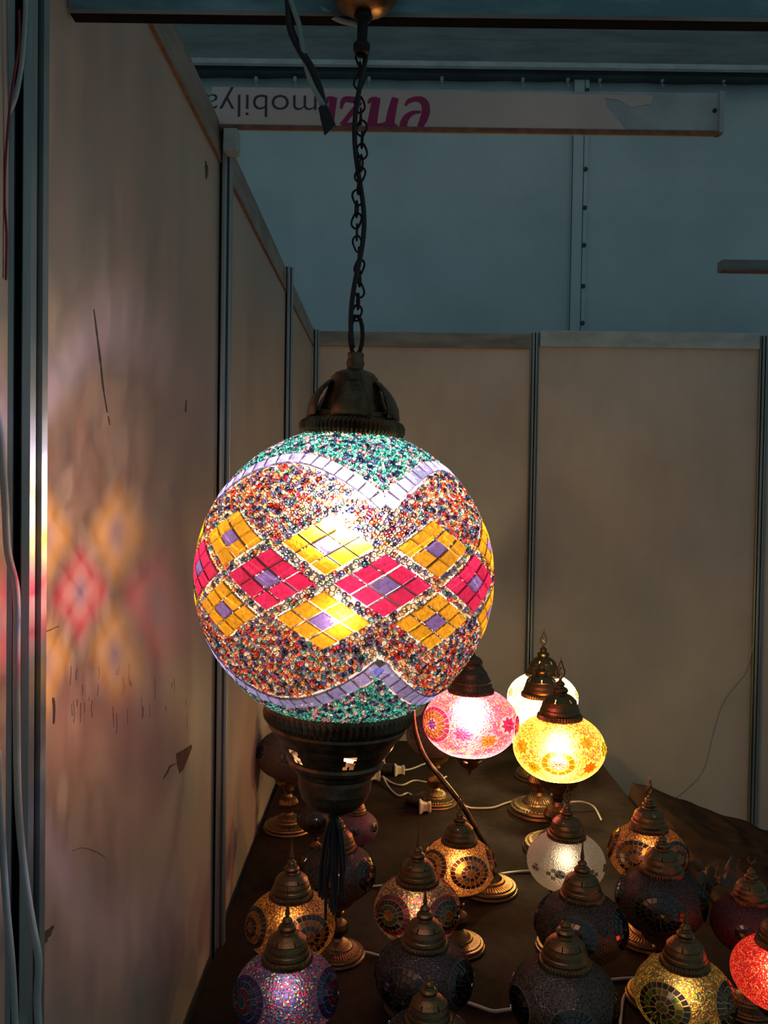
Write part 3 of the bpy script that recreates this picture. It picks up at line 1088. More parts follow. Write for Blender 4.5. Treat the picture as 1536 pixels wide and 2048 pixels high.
def make_pattern(style, seed):
    """returns polys, colours, inside-test for tiles, inside-test for grout"""
    r_ = np.random.default_rng(seed)
    polys, cols, tests, areas = [], [], [], []
    def ring(a0, l0, r0, r1, n, colfn, rot=0.0, gap=.82):
        for k in range(n):
            t0, t1 = rot + 360 * (k + .5 - gap / 2) / n, rot + 360 * (k + .5 + gap / 2) / n
            qd = []
            for (rr, tt) in ((r0, t0), (r0, t1), (r1, t1), (r1, t0)):
                la = l0 + rr * math.sin(math.radians(tt))
                qd.append((a0 + rr * math.cos(math.radians(tt)) / max(.35, math.cos(math.radians(la * .85))), la))
            c_ = colfn(k)
            polys.append(qd); cols.append(np.clip(np.array(c_) * r_.uniform(.75, 1.15), .004, 1))
    def star(a0, l0, r0, n, col):
        for k in range(n):
            t = math.radians(360 * k / n + 90)
            d = math.radians(180 / n)
            pts = [(0.5, 0), (r0 * .62, -d), (r0, 0), (r0 * .62, d)]
            qd = [(a0 + rr * math.cos(t + dd) / max(.35, math.cos(math.radians(l0))), l0 + rr * math.sin(t + dd)) for rr, dd in pts]
            polys.append(qd); cols.append(np.clip(np.array(col) * r_.uniform(.85, 1.1), .004, 1))
    for (a0, l0, spec) in style['med']:
        l0 = l0 + style.get('up', 16)
        rmax = 0
        for (r0, r1, n, pal, rot) in spec:
            if n < 0:
                star(a0, l0, r1, -n, pal[0])
            else:
                ring(a0, l0, r0, r1, n, lambda k, pal=pal: pal[k % len(pal)], rot)
            rmax = max(rmax, r1)
        areas.append((a0, l0, rmax))
    for (a0, l0, h, pal) in style.get('dia', []):
        l0 = l0 + style.get('up', 16)
        for i_ in (-.5, .5):
            for j_ in (-.5, .5):
                cx, cyy = (i_ + j_) * h, (i_ - j_) * h
                qd = [(a0 + cx + sx_ * h * .46, l0 + cyy + sy_ * h * .46) for sx_, sy_ in ((1, 0), (0, 1), (-1, 0), (0, -1))]
                qd = [(a0 + cx + sx_ * h * .92, l0 + cyy + sy_ * h * .92) for sx_, sy_ in ((.5, .5), (-.5, .5), (-.5, -.5), (.5, -.5))]
                polys.append(qd); cols.append(np.array(pal[int(abs(i_ * 2 + j_ * 2)) % len(pal)]))
    P = np.array(polys)
    def tile_test(az, lat, shrink=.80):
        out = np.zeros(len(az), bool)
        ctr = P.mean(1)
        for p, c_ in zip(P, ctr):
            near = (np.abs(wrap(az - c_[0])) < 12) & (np.abs(lat - c_[1]) < 10)
            idx = np.where(near & ~out)[0]
            if not len(idx): continue
            x = wrap(az[idx] - c_[0]); y = lat[idx] - c_[1]
            pp = (p - c_) * shrink
            s_ = None; ins = np.ones(len(idx), bool); ins2 = np.ones(len(idx), bool)
            for k in range(4):
                a1, a2 = pp[k], pp[(k + 1) % 4]
                cr = (a2[0] - a1[0]) * (y - a1[1]) - (a2[1] - a1[1]) * (x - a1[0])
                ins &= cr > 0; ins2 &= cr < 0
            out[idx[ins | ins2]] = True
        return out
    def grout_test(az, lat):
        out = np.zeros(len(az), bool)
        for (a0, l0, rm) in areas:
            if l0 is None: continue
            dx = wrap(az - a0) * np.cos(np.radians(lat * .85)); dy = lat - l0
            out |= np.hypot(dx, dy) < rm + 1.0
        return out
    return P, np.array(cols), tile_test, grout_test


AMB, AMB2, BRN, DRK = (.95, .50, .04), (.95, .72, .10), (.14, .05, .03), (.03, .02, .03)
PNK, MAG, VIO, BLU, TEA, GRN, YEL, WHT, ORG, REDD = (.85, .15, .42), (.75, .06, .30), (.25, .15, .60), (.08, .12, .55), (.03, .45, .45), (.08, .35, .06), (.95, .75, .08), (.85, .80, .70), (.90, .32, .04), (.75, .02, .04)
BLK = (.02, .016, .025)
def conc(*rings):
    """rings of (n, palette); equal ring width"""
    out = []
    wd = 7.9
    for i_, (n, pal) in enumerate(rings):
        r0 = 0.8 if i_ == 0 else wd * i_ + .5
        r1 = wd * (i_ + 1) - .4
        out.append((r0, r1, n, pal, 8 * i_))
    return out
STY = {
 'amber_rose': dict(med=[(a, -2, conc((6, [AMB]), (10, [BRN]), (16, [AMB, AMB2]), (22, [BRN]))) for a in (-72, 0, 72, 144, 216)], pal=[(.85, .30, .03), (.7, .18, .02), (.35, .08, .02), (.95, .48, .06), (.12, .03, .02), (.8, .25, .04)], gr=(.22, .10, .04)),
 'amber_swirl': dict(med=[(a, -4, conc((6, [AMB]), (11, [BRN, DRK]), (17, [AMB2, AMB]), (23, [DRK]))) for a in (-60, 30, 120, 210)], dia=[(-15, 4, 7, [AMB2]), (75, 4, 7, [AMB2])], pal=[(.85, .30, .03), (.7, .18, .02), (.4, .10, .02), (.95, .45, .05), (.15, .04, .02), (.8, .24, .03)], gr=(.18, .08, .03)),
 'red_green': dict(med=[(a, -2, conc((7, [AMB]), (12, [GRN]), (18, [DRK, BLK]), (24, [REDD, MAG]))) for a in (-38, 52, 142, 232)], dia=[(7, 2, 6, [AMB2, AMB]), (97, 2, 6, [AMB2])], pal=[(.7, .05, .05), (.8, .42, .06), (.05, .2, .08), (.85, .6, .15), (.35, .03, .05), (.05, .05, .10), (.10, .04, .03)], gr=(.22, .12, .08)),
 'blue_red': dict(med=[(a, -4, conc((6, [TEA]), (12, [REDD]), (18, [TEA, BLU]), (24, [VIO, BLU]))) for a in (-52, 75, 180)], dia=[(6, 10, 8, [(.35, .4, .85)])], pal=[(.75, .02, .05), (.06, .05, .30), (.15, .14, .50), (.03, .22, .30), (.5, .02, .08), (.55, .6, .35), (.10, .05, .25), (.03, .02, .06)], gr=(.10, .07, .13)),
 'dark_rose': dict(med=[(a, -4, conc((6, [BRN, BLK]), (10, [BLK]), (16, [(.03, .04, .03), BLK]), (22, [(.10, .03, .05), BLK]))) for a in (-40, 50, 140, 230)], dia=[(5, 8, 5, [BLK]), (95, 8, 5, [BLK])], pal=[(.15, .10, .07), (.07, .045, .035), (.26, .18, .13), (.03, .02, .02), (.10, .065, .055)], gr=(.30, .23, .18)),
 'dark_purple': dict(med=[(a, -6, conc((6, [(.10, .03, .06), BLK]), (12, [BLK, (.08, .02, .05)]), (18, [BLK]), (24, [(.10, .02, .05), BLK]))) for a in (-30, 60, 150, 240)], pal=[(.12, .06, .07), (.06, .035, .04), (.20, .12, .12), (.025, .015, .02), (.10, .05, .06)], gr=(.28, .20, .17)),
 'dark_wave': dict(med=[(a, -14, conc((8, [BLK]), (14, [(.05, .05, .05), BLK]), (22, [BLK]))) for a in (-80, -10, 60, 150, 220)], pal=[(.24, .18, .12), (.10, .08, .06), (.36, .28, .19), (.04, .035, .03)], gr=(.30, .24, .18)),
 'white_snow': dict(med=[(a, -12, conc((6, [WHT, (.2, .2, .22)]),)) for a in (-60, -20, 20, 60, 100, 140, 180, 220, 260)], dia=[(-30, -14, 7, [(.3, .28, .2), (.7, .55, .3)]), (28, -14, 7, [(.25, .25, .25), (.7, .5, .25)]), (0, -20, 6, [(.25, .24, .2)])], pal=[(.85, .78, .66), (.80, .72, .58), (.9, .85, .75), (.75, .66, .5)], gr=(.7, .62, .5)),
 'white_lace': dict(up=8, med=[(a, 8, [(0, 10, -8, [(.55, .5, .3)], 0)]) for a in range(-150, 211, 36)], pal=[(.95, .90, .62), (.92, .88, .6), (.97, .93, .7)], gr=(.85, .78, .5)),
 'pink_star': dict(up=6, med=[(-58, 0, [(0, 9, -8, [VIO], 0)] + [(9.5, 15, 12, [YEL], 0), (15.6, 21, 16, [(.5, .45, .05), YEL], 9), (21.6, 27, 20, [PNK], 0)]),
                        (16, -16, [(0, 12, -8, [YEL], 0)]), (-8, 18, [(0, 13, -8, [VIO], 0)]), (-14, -5, [(0, 12, -8, [PNK], 0)]), (46, 4, [(0, 13, -8, [MAG], 0)]), (75, -6, [(0, 9, -8, [YEL], 0), (9.5, 16, 12, [PNK], 0)]), (120, 0, [(0, 12, -8, [VIO], 0)]), (165, 0, [(0, 12, -8, [PNK], 0)]), (-110, 0, [(0, 12, -8, [YEL], 0)])],
                   pal=[(.85, .12, .30), (.9, .40, .15), (.7, .05, .18), (.9, .5, .45), (.40, .08, .42), (.85, .25, .12)], gr=(.35, .12, .16)),
 'yellow_star': dict(up=6, med=[(-12, -12, [(0, 13, -10, [PNK], 0), (13.5, 20, 12, [YEL], 0)]), (62, 2, [(0, 12, -8, [(.5, .75, .05)], 0)]), (-64, 4, [(0, 13, -8, [YEL], 0)]), (28, 20, [(0, 11, -8, [YEL], 0)]), (-44, -24, [(0, 10, -8, [(.6, .7, .05)], 0)]), (30, -20, [(0, 11, -8, [ORG], 0)]), (120, 0, [(0, 13, -8, [YEL], 0)]), (-120, 0, [(0, 13, -8, [YEL], 0)]), (180, 0, [(0, 13, -8, [PNK], 0)])],
                     pal=[(.95, .48, .06), (.8, .18, .06), (.95, .65, .12), (.35, .42, .04), (.55, .10, .06), (.95, .80, .25)], gr=(.30, .14, .04)),
 'green_gold': dict(med=[(-44, -4, conc((6, [(.25, .35, .03)]), (11, [BLK, BRN]), (17, [(.30, .50, .03), GRN]), (23, [DRK]))), (52, -4, conc((6, [(.25, .35, .03)]), (11, [BLK, BRN]), (17, [GRN]), (23, [DRK]))), (160, 0, conc((6, [GRN]), (11, [BLK])))], dia=[(6, -22, 7, [(.3, .45, .03)])], pal=[(.85, .45, .03), (.8, .22, .03), (.30, .38, .03), (.3, .08, .02), (.95, .75, .15), (.06, .15, .04), (.1, .06, .02)], gr=(.25, .16, .06)),
 'red_bead': dict(med=[(30, 0, conc((6, [REDD]), (12, [DRK]))), (150, 0, conc((6, [REDD]), (12, [DRK])))], pal=[(.85, .02, .02), (.9, .08, .04), (.6, .01, .02), (.9, .25, .08)], gr=(.35, .02, .02)),
 'red_dark': dict(med=[(-30, -4, conc((6, [BLK]), (12, [(.15, .01, .03), BLK]))), (40, 4, conc((5, [BLK]), (10, [BLK]))), (120, 0, conc((5, [BLK]), (10, [BLK])))], pal=[(.40, .05, .08), (.28, .04, .07), (.5, .1, .12), (.12, .03, .05)], gr=(.30, .10, .12)),
 'pink_dark': dict(med=[(a, -2, conc((6, [(.12, .03, .06), BLK]), (12, [BLK, (.15, .02, .05)]))) for a in (-60, 0, 60, 120, 180, 240)], pal=[(.45, .22, .32), (.32, .14, .22), (.5, .3, .4)], gr=(.42, .26, .32)),
 'grey_tall': dict(med=[(a, 0, conc((5, [(.15, .13, .12), (.1, .1, .1)]), (10, [(.3, .28, .25)]))) for a in (-50, 10, 70, 130, 190, 250)], pal=[(.30, .22, .24), (.22, .16, .18), (.38, .3, .3)], gr=(.36, .28, .27)),
}
pat_cache = {}


def lamp(px, py, width, style, label, finial='tulip', bulb=0.0, rot=0.0, tilt=0.0, on_table=True, Y=None, tall=1.0, bulb_z=-0.05, bcol=None):
    """table lamp: globe centre at pixel (px,py), globe width in pixels"""
    hc0 = .168
    a_ = .076
    for _ in range(12):
        P = at_z(px, py, ZT + .004 + HC * a_ * tall)
        dist = (P - CAM).dot(_f)
        a_new = width / 2 / F * dist
        a_ = .5 * a_ + .5 * a_new
    P = at_z(px, py, ZT + .004 + HC * a_ * tall)
    root = empty('mosaic_table_lamp', (P.x, P.y, ZT + .004), (0, 0, math.radians(rot)))
    tag(root, label, 'table lamp', 'mosaic table lamps on the black cloth')
    zc = HC * a_ * tall
    def part(name, me, z=None, sc=None, parent=root):
        o = link(name, me, parent)
        o.location = (0, 0, zc if z is None else z)
        o.scale = (a_, a_, a_) if sc is None else sc
        return o
    globe(root, a_, zc, style, bulb, bulb_z, bcol)
    c = part('shade_cap', CAP)
    if finial: part('finial', FIN[finial])
    part('globe_cup', CUP)
    part('stem', STEM, zc, (a_, a_, a_))
    part('base', BASE, zc, (a_, a_, a_))
    return root, a_, P


def globe(root, a_, zc, style, bulb, bulb_z=.15, bcol=None):
    st = STY[style]
    key = style
    if key not in pat_cache:
        P_, c_, tt, gt = make_pattern(st, hash(style) % 1 + len(style))
        lt = style in ('white_lace', 'yellow_star', 'pink_star')
        gm = glassy('beads_' + style, .34 if lt else .0, .34, .10 if lt else .26, .62, .07 if lt else .035, voronoi=(30.0, st['pal'], st['gr']), opaque=.10 if lt else .2)
        def cl(az, lat):
            return np.where(tt(az, lat), 0, np.where(gt(az, lat), 1, 2))
        sh = shell_mesh('', 1.0, CC, -56, 61, 420, 168, cl, None, cols=tuple(min(.8, 1.5 * g_) for g_ in st['gr']))
        ti = tiles_mesh('', P_, c_, 1.004, CC + .004, .022, None, .05)
        pat_cache[key] = merged('glass_globe', [sh, (ti[0], ti[1], 3, ti[3], False)], [M['clear'], M['grout_s'], gm, M['tile_s']])
    g = link('glass_globe', pat_cache[key], root); g.location = (0, 0, zc); g.scale = (a_,) * 3
    if bulb:
        ico('bulb_or_added_glow', .013, emitter('bulb_or_fill_light', bcol or BULB_COL, bulb), root, (0, 0, zc + bulb_z * a_), 1.3)  # weak ones in front lamps are added, for glow coming from lamps behind
    return g


# lit lamps at the back of the table
lamp(1085, 1396, 140, 'white_lace', 'lit cream white table lamp with tulip finial, furthest back of three glowing in a row', 'tulip', 1250, bulb_z=-.1, bcol=(1, .78, .42))
lamp(1081, 1443, 160, 'white_lace', 'lit cream white table lamp standing between the furthest white lamp and the yellow star lamp', None, 1250, bulb_z=-.1, rot=20, bcol=(1, .78, .42))
lamp(1118, 1494, 182, 'yellow_star', 'lit yellow mosaic table lamp with a pink flower, right of the pink hanging globe', 'tulip', 1350, bulb_z=-.12, bcol=(1, .72, .36))
# unlit lamp behind the pink one
lamp(872, 1470, 120, 'grey_tall', 'unlit mosaic table lamp mostly hidden behind the pink globe on its curved arm', 'spike', 0)
lamp(578, 1508, 132, 'grey_tall', 'unlit grey purple mosaic table lamp by the left wall, behind the big pendant cup', None, 0, rot=-10)
lamp(712, 1654, 88, 'pink_dark', 'small purple pink mosaic table lamp with black dots, right below the pendant cup', 'spike', 0, tall=1.25)
lamp(632, 1636, 76, 'dark_purple', 'dim dark mosaic table lamp standing behind the hanging tassel', 'spike', 0, rot=35, tall=1.25)
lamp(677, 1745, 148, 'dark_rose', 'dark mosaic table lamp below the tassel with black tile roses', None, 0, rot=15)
lamp(918, 1730, 146, 'amber_rose', 'amber mosaic table lamp with one bright yellow tile rose, in front of the curved arm', 'tulip', 34, rot=14)  # low bulbs from here on are added for light passing through from lit lamps
lamp(1132, 1722, 155, 'white_snow', 'frosted white table lamp with a few dark tiles, glowing faintly at table centre', 'tulip', 9)
lamp(1296, 1706, 155, 'amber_rose', 'orange amber mosaic table lamp with open tulip finial at the back right of the table', 'tulip', 17, rot=36)
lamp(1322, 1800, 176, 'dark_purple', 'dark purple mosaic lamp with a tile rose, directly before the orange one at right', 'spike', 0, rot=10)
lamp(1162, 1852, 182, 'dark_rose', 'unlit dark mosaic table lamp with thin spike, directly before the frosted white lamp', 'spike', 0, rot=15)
lamp(582, 1848, 178, 'amber_swirl', 'amber mosaic table lamp with brown swirls near the left table edge', 'spike', 14, rot=0)
lamp(834, 1818, 172, 'red_green', 'multicolour mosaic table lamp with red ring and green and orange rose', 'spike', 13, rot=-6)
lamp(1500, 1848, 152, 'red_dark', 'dull dark red mosaic table lamp at the right edge of the photo', 'crescent', 0)
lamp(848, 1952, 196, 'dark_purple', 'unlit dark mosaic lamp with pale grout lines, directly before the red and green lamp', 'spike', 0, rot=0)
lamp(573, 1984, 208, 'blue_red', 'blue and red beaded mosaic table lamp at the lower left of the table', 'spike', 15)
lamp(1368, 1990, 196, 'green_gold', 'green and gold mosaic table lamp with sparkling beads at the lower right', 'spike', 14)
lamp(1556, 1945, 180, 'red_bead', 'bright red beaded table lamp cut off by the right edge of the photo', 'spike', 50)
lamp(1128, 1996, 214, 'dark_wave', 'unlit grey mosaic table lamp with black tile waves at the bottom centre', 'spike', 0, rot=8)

# swan neck lamp with the pink globe
YN = 1.97
gp = at(941, 1444, YN)
bp = at_z(977, 1778, ZT + .004)
sroot = empty('swan_neck_lamp', (bp.x, bp.y, ZT + .004))
tag(sroot, 'lit pink mosaic globe hanging from a curved brass arm, right of the big pendant', 'table lamp')
def loc(p): return p - Vector((bp.x, bp.y, ZT + .004))
sa = 190 / 2 / F * YN
o = link('base', BASE, sroot); o.scale = (.088,) * 3; o.location = (0, 0, 2.25 * .088)
g_e = loc(gp)
gl = globe(sroot, sa, 0, 'pink_star', 900, .2, (1, .70, .50))
gl.location = g_e
for ch in sroot.children:
    if ch.name.startswith('bulb_or_added_glow'): ch.location = g_e + Vector((0, 0, .004))
def swan_cap():
    b = MB()
    b.lathe([(.38, .615), (.46, .60), (.475, .64, .02), (.475, .70, .02), (.45, .74), (.44, .80), (.41, .86), (.42, .88), (.36, .98), (.33, 1.06), (.25, 1.16), (.23, 1.22), (.24, 1.28), (.19, 1.36), (.08, 1.42), (.06, 1.50), (.001, 1.52)], 96, ribs=True)
    return b.mesh('shade_cap', M['brass_dark'])
o = link('shade_cap', swan_cap(), sroot); o.scale = (sa,) * 3; o.location = g_e
b = MB()
def sk2(i, j): return i in (3,) and (j % 12) in (0, 1, 2)
b.lathe([(.38, -.60), (.42, -.61), (.42, -.66), (.34, -.74), (.27, -.80), (.24, -.84), (.20, -.93), (.10, -1.0), (.04, -1.05), (.03, -1.12), (.001, -1.14)], 72, skip=sk2)
o = link('bottom_cup', b.mesh('bottom_cup', M['brass']), sroot); o.scale = (sa,) * 3; o.location = g_e
arm = [loc(at_z(977, 1760, ZT + .03)), loc(at(985, 1715, YN)), loc(at(958, 1668, YN)), loc(at(925, 1612, YN)), loc(at(885, 1560, YN)), loc(at(850, 1515, YN)), loc(at(831, 1465, YN)), loc(at(826, 1410, YN)), loc(at(838, 1350, YN)), loc(at(868, 1305, YN)), loc(at(905, 1282, YN)), loc(at(935, 1284, YN)), loc(at(944, 1300, YN))]
b = MB(); b.tube(catmull(arm, 6), .0062, 10); b.obj('curved_arm', M['brass_dark'], sroot, smooth=True)
b = MB(); b.lathe([(.03, .012), (.026, .03), (.014, .045), (.012, .06), (.001, .062)], 32); b.obj('arm_holder', M['brass'], sroot, smooth=True)

# lamp parts standing near the bottom edge: two cut-off lamps
lamp(856, 2106, 200, 'dark_rose', 'cap of a dark lamp cut by the bottom edge, below the pale grouted mosaic lamp', None, 0)
lamp(1490, 2130, 84, 'dark_wave', 'cut-off dark lamp at the bottom edge, right of the green and gold one', 'spike', 0)

# ------------------------------------------------------------------ table, cloth
tx0, tx1, ty0, ty1 = -.322, .735, 1.16, 3.12
t = empty('display_table', (tx0, ty0, 0))
tag(t, 'long display table hidden under the black cloth', 'table')
b = MB(); b.box((.01, .01, ZT - .03), (tx1 - tx0 - .01, ty1 - ty0 - .01, ZT - .004)); b.obj('tabletop', M['rail'], t)
for (x, y) in ((.05, .05), (tx1 - tx0 - .09, .05), (.05, ty1 - ty0 - .09), (tx1 - tx0 - .09, ty1 - ty0 - .09)):
    b = MB(); b.box((x, y, 0), (x + .04, y + .04, ZT - .03)); b.obj('leg', M['rail'], t)
b = MB()
nx, ny = 60, 110
vs = []
for i_ in range(nx + 1):
    for j_ in range(ny + 1):
        x = tx0 + (tx1 - tx0) * i_ / nx; y = ty0 + (ty1 - ty0) * j_ / ny
        vs.append((x, y, ZT + .0012 * math.sin(x * 23 + 2 * math.sin(y * 7)) * math.sin(y * 11) ** 2 + .001))
fs = [(i_ * (ny + 1) + j_, (i_ + 1) * (ny + 1) + j_, (i_ + 1) * (ny + 1) + j_ + 1, i_ * (ny + 1) + j_ + 1) for i_ in range(nx) for j_ in range(ny)]
b.add(vs, fs)
# skirt
per = []
def edge(x0, y0, x1, y1, n):
    for k in range(n): per.append((x0 + (x1 - x0) * k / n, y0 + (y1 - y0) * k / n))
edge(tx0, ty0, tx1, ty0, 60); edge(tx1, ty0, tx1, ty1, 110); edge(tx1, ty1, tx0, ty1, 60); edge(tx0, ty1, tx0, ty0, 110)
cxm, cym = (tx0 + tx1) / 2, (ty0 + ty1) / 2
vs = []
nz = 6
for j_ in range(nz + 1):
    for k, (x, y) in enumerate(per):
        amp = .010 * j_ / nz * (0.5 + .5 * math.sin(k * .9 + math.sin(k * .31) * 2))
        if x < tx0 + .001: amp *= .2
        dx = (1 if x > tx1 - .001 else -1 if x < tx0 + .001 else 0); dy = (1 if y > ty1 - .001 else -1 if y < ty0 + .001 else 0)
        vs.append((x + dx * amp, y + dy * amp, ZT + .001 - (ZT - .02) * j_ / nz))
n = len(per)
b.add(vs, [(j_ * n + k, (j_ + 1) * n + k, (j_ + 1) * n + (k + 1) % n, j_ * n + (k + 1) % n) for j_ in range(nz) for k in range(n)])
o = b.obj('table_cloth', M['cloth'], smooth=True)
tag(o, 'black cloth covering the long table under the lamps', 'tablecloth')

# brown crumpled bundle right of the table
from mathutils import noise as mnoise
b = MB()
gx, gy = 50, 70
bx0, bx1, by0, by1 = .75, 1.30, 1.55, 2.75
vs = []
for i_ in range(gx + 1):
    for j_ in range(gy + 1):
        u, v = i_ / gx, j_ / gy
        x = bx0 + (bx1 - bx0) * u; y = by0 + (by1 - by0) * v
        e = min(u / .04 + .35, (1 - u) / .12, v / .08, (1 - v) / .07, 1)
        hh = ZT + .008 - .17 * u ** 1.3 - .02 * v
        nn = (mnoise.noise(Vector((x * 3.2, y * 2.4, 1.7))) * .035 + (.5 - abs(mnoise.noise(Vector((x * 7 + y * 2, y * 4.5, 4))))) * .022
              + (.5 - abs(mnoise.noise(Vector((x * 16 - y * 5, y * 13, 8))))) * .010)
        z = (hh + nn) * max(0, e) ** .35
        vs.append((x + .006 * mnoise.noise(Vector((x * 9, y * 9, 9))), y, max(.002, z)))
b.add(vs, [(i_ * (gy + 1) + j_, (i_ + 1) * (gy + 1) + j_, (i_ + 1) * (gy + 1) + j_ + 1, i_ * (gy + 1) + j_ + 1) for i_ in range(gx) for j_ in range(gy)])
o = b.obj('cloth_bundle', M['bundle'], smooth=True)
sm = o.modifiers.new('thick', 'SOLIDIFY'); sm.thickness = .003; sm.offset = -1
tag(o, 'crumpled dark brown cloth covering a pile right of the lamp table', 'cloth')

# crumpled tan paper lying on the cloth behind the dark red lamp
b = MB()
c0 = at_z(1418, 1782, ZT + .03)
vs = []
for i_ in range(13):
    for j_ in range(9):
        u, v = i_ / 12 - .5, j_ / 8 - .5
        x = c0.x + u * .15 + .02 * mnoise.noise(Vector((j_ * .7, 3, i_ * .2))); y = c0.y + v * .09 + u * .05 + .02 * mnoise.noise(Vector((i_ * .6, 1, 0)))
        vs.append((x, y, c0.z + .035 + .05 * mnoise.noise(Vector((u * 5, v * 6, 2))) + .03 * mnoise.noise(Vector((u * 13, v * 13, 5)))))
b.add(vs, [(i_ * 9 + j_, (i_ + 1) * 9 + j_, (i_ + 1) * 9 + j_ + 1, i_ * 9 + j_ + 1) for i_ in range(12) for j_ in range(8)])
o = b.obj('paper_sheet', M['bundle_tan'])
sm = o.modifiers.new('thick', 'SOLIDIFY'); sm.thickness = .0015
tag(o, 'crumpled tan wrapping paper on the brown cloth behind the dark red lamp', 'paper')

# ------------------------------------------------------------------ cords and plugs
def cord(name, pts, r, mat, label, cat='cord', group=None, flat=1.0):
    if name == 'extension_cable': group = 'cords on the black cloth'
    b = MB(); b.tube(catmull(pts, 8), r, 7, flat=flat)
    o = b.obj(name, mat, smooth=True)
    tag(o, label, cat, group)
    return o
def tz(px, py, dz=.005): return at_z(px, py, ZT + dz)

def plug(px, py, dz, ang, label, sock=True, s=1.0):
    p = tz(px, py, dz)
    root = empty('power_plug', p, (0, 0, math.radians(ang)))
    tag(root, label, 'plug', 'white plugs behind the pendant lamp')
    b = MB()
    vs = []
    for k, (x, w_, h_) in enumerate(((0, .017, .016), (.004, .018, .017), (.012, .011, .012), (.022, .009, .010), (.030, .013, .013), (.034, .012, .012))):
        for (sy, sz_) in ((-1, -1), (1, -1), (1, 1), (-1, 1)):
            vs.append((x * s, sy * w_ * s, sz_ * h_ * s))
    fs = [(k * 4 + j, k * 4 + (j + 1) % 4, (k + 1) * 4 + (j + 1) % 4, (k + 1) * 4 + j) for k in range(5) for j in range(4)] + [(0, 3, 2, 1), (20, 21, 22, 23)]
    b.add(vs, fs); b.obj('plug_body', M['plug'], root, bevel=.002)
    return root
def socket(px, py, dz, ang, label, ln=.05):
    p = tz(px, py, dz)
    root = empty('cord_socket', p, (0, 0, math.radians(ang)))
    tag(root, label, 'socket', 'black cord sockets behind the pendant lamp')
    b = MB(); b.lathe([(.006, 0), (.012, .004), (.016, .02), (.018, ln - .004), (.018, ln)], 20, cap=True)
    o = b.obj('socket_body', M['black_plastic'], root, smooth=False); o.rotation_euler = (0, math.pi / 2, 0)
    return root
plug(756, 1549, .022, -150, 'white plug in front, where two white cords meet behind the pendant cup')
plug(788, 1540, .022, 5, 'white plug on a black socket, highest of the three on the cloth')
socket(755, 1537, .022, -10, 'black cord socket holding the highest white plug', .05)
plug(838, 1613, .020, 0, 'white plug lying nearest the base of the curved arm lamp')
socket(812, 1600, .020, -12, 'black cord socket at the nearest white plug', .055)
cord('extension_cable', [tz(800, 1541, .02), tz(822, 1538), tz(850, 1527), tz(846, 1529)], .0028, M['white_wire'], 'white cord from the highest plug going right behind the arm')
cord('extension_cable', [tz(764, 1552, .02), tz(785, 1566), tz(805, 1570), tz(828, 1561), tz(855, 1564), tz(878, 1559), tz(893, 1553)], .0028, M['white_wire'], 'wavy white cord running right from the front plug')
cord('extension_cable', [tz(766, 1553, .02), tz(778, 1575), tz(797, 1591), tz(815, 1586), tz(824, 1592), tz(830, 1603, .02)], .0028, M['white_wire'], 'white cord curving down to the plug nearest the curved arm')
cord('extension_cable', [tz(725, 1530), tz(732, 1520, .03), tz(748, 1514, .04), tz(765, 1516, .03), tz(770, 1530, .02)], .0028, M['white_wire'], 'short white cord loop right behind the pendant cup')
cord('extension_cable', [tz(930, 1612, .012), tz(945, 1616), tz(985, 1615), tz(1010, 1607), tz(1035, 1600)], .0028, M['white_wire'], 'pinkish cord from the curved arm to the base of the cream lamp')
cord('extension_cable', [tz(1140, 1604, .02), tz(1165, 1604, .02), tz(1188, 1614, .01), tz(1203, 1640)], .0028, M['white_wire'], 'white cord curling right from the stems of the lit lamps')
cord('extension_cable', [tz(1000, 1748, .012), tz(1030, 1744), tz(1060, 1742), tz(1085, 1745)], .003, M['white_wire'], 'white cord between the amber lamp and the frosted white lamp')
cord('extension_cable', [tz(720, 1775), tz(750, 1772), tz(800, 1768)], .0025, M['white_wire'], 'thin cord left of the red and green lamp')
cord('extension_cable', [tz(925, 2002), tz(955, 2012), tz(985, 2022), tz(1010, 2020), tz(1035, 2016)], .003, M['white_wire'], 'cord on the cloth left of the grey wave lamp')
cord('extension_cable', [tz(1200, 1962), tz(1240, 1958), tz(1275, 1956)], .003, M['white_wire'], 'cord between the grey wave lamp and the green and gold lamp')
cord('extension_cable', [tz(1240, 2060), tz(1243, 2020), tz(1250, 1990), tz(1272, 1972)], .003, M['white_wire'], 'cord rising left of the green and gold lamp')
cord('extension_cable', [tz(700, 1900), tz(735, 1905), tz(760, 1912)], .0025, M['white_wire'], 'short cord right of the amber swirl lamp')
YW = YB - .006
cord('thin_wire', [at(x_, y_, YW - .004) for x_, y_ in ((1511, 1235), (1505, 1290), (1490, 1345), (1447, 1402), (1424, 1470), (1405, 1540), (1370, 1580), (1333, 1608), (1308, 1640), (1296, 1690))], .0018, M['white_wire'], 'thin pale wire hanging down the back wall near its right post', 'wire')

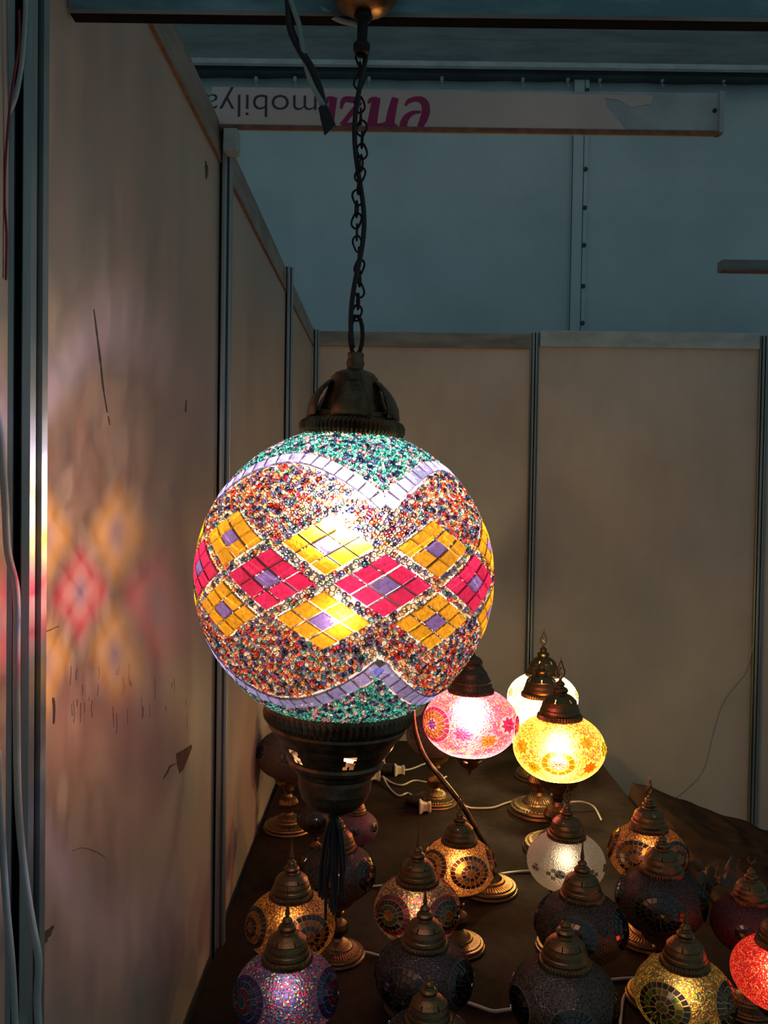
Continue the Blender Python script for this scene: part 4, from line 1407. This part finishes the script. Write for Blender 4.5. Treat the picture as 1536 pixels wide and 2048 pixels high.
# cables on the front post
XP = XL + .028
def pp(px, py, Y=.76): return at(px, py, Y)
cord('flat_cable', [pp(52, -30), pp(50, 40), pp(44, 120), pp(32, 190), pp(16, 235), pp(6, 300), pp(2, 400), pp(6, 520), pp(1, 640), pp(-4, 720)], .0022, M['pale_wire'], 'pale flat cable winding down the upper front post', 'cable')
cord('red_cable', [pp(38, 20, .75), pp(38, 90, .75), pp(26, 165, .75), pp(18, 230, .75), pp(11, 320, .75), pp(9, 400, .75), pp(13, 470, .75), pp(12, 560, .75)], .0011, M['red_wire'], 'thin dark red cable on the upper front post', 'cable')
cord('flat_cable', [pp(-14, 780, .74), pp(0, 870, .74), pp(10, 1000, .74), pp(15, 1100, .74), pp(32, 1180, .74), pp(33, 1300, .74), pp(33, 1420, .74), pp(36, 1600, .74), pp(48, 1740, .74), pp(65, 1850, .74), pp(77, 1920, .74), pp(74, 2000, .74), pp(80, 2080, .74)], .0032, M['pale_wire'], 'pale blue flat cable hanging along the lower front post', 'cable')
cord('flat_cable', [pp(62, 1840, .75), pp(73, 1920, .75), pp(74, 1980, .75), pp(84, 2080, .75)], .0012, M['black_wire'], 'thin dark cable beside the pale blue one at the lower left', 'cable')
cord('flat_cable', [pp(-4, 1500, .74), pp(2, 1640, .74), pp(12, 1800, .74), pp(24, 1930, .74), pp(32, 2080, .74)], .003, M['pale_wire'], 'pale cable at the lower left corner of the photo', 'cable')

# hanging twin cable with taped end
YC = .86
root = empty('hanging_cable', at(575, -20, YC))
tag(root, 'short twisted black and white cable with a black taped end, hanging left of the chain', 'cable')
def hl(px, py, dy=0): return at(px, py, YC + dy) - at(575, -20, YC)
b = MB(); b.tube(catmull([hl(576, -40), hl(578, 20), hl(582, 60), hl(600, 100), hl(622, 135), hl(638, 175), hl(648, 215)], 6), .0038, 8, flat=1); b.obj('black_lead', M['black_wire'], root, smooth=True)
b = MB(); b.tube(catmull([hl(572, -40, -.004), hl(585, 10, -.004), hl(598, 50, -.004), hl(604, 85, -.004), hl(612, 130, .002), hl(625, 170, .0), hl(647, 212, -.004)], 6), .0028, 8); b.obj('white_lead', M['pale_wire'], root, smooth=True)
b = MB()
pl = [(636, 214), (655, 211), (672, 250), (649, 272), (642, 240)]
n = len(pl)
b.add([hl(x, y, -.009) for x, y in pl] + [hl(x, y, .006) for x, y in pl], [tuple(range(n)), tuple(range(n, 2 * n))[::-1]] + [(i_, i_ + n, (i_ + 1) % n + n, (i_ + 1) % n) for i_ in range(n)])
b.obj('tape_end', M['black_wire'], root, bevel=.001)
# loose flat cable beside the canopy
cord('flat_cable', [at(600, -30, .90), at(640, 15, .895), at(680, 40, .892), at(715, 48, .89)], .003, M['metal_paint'], 'grey cable running up left from the canopy of the pendant', 'cable')
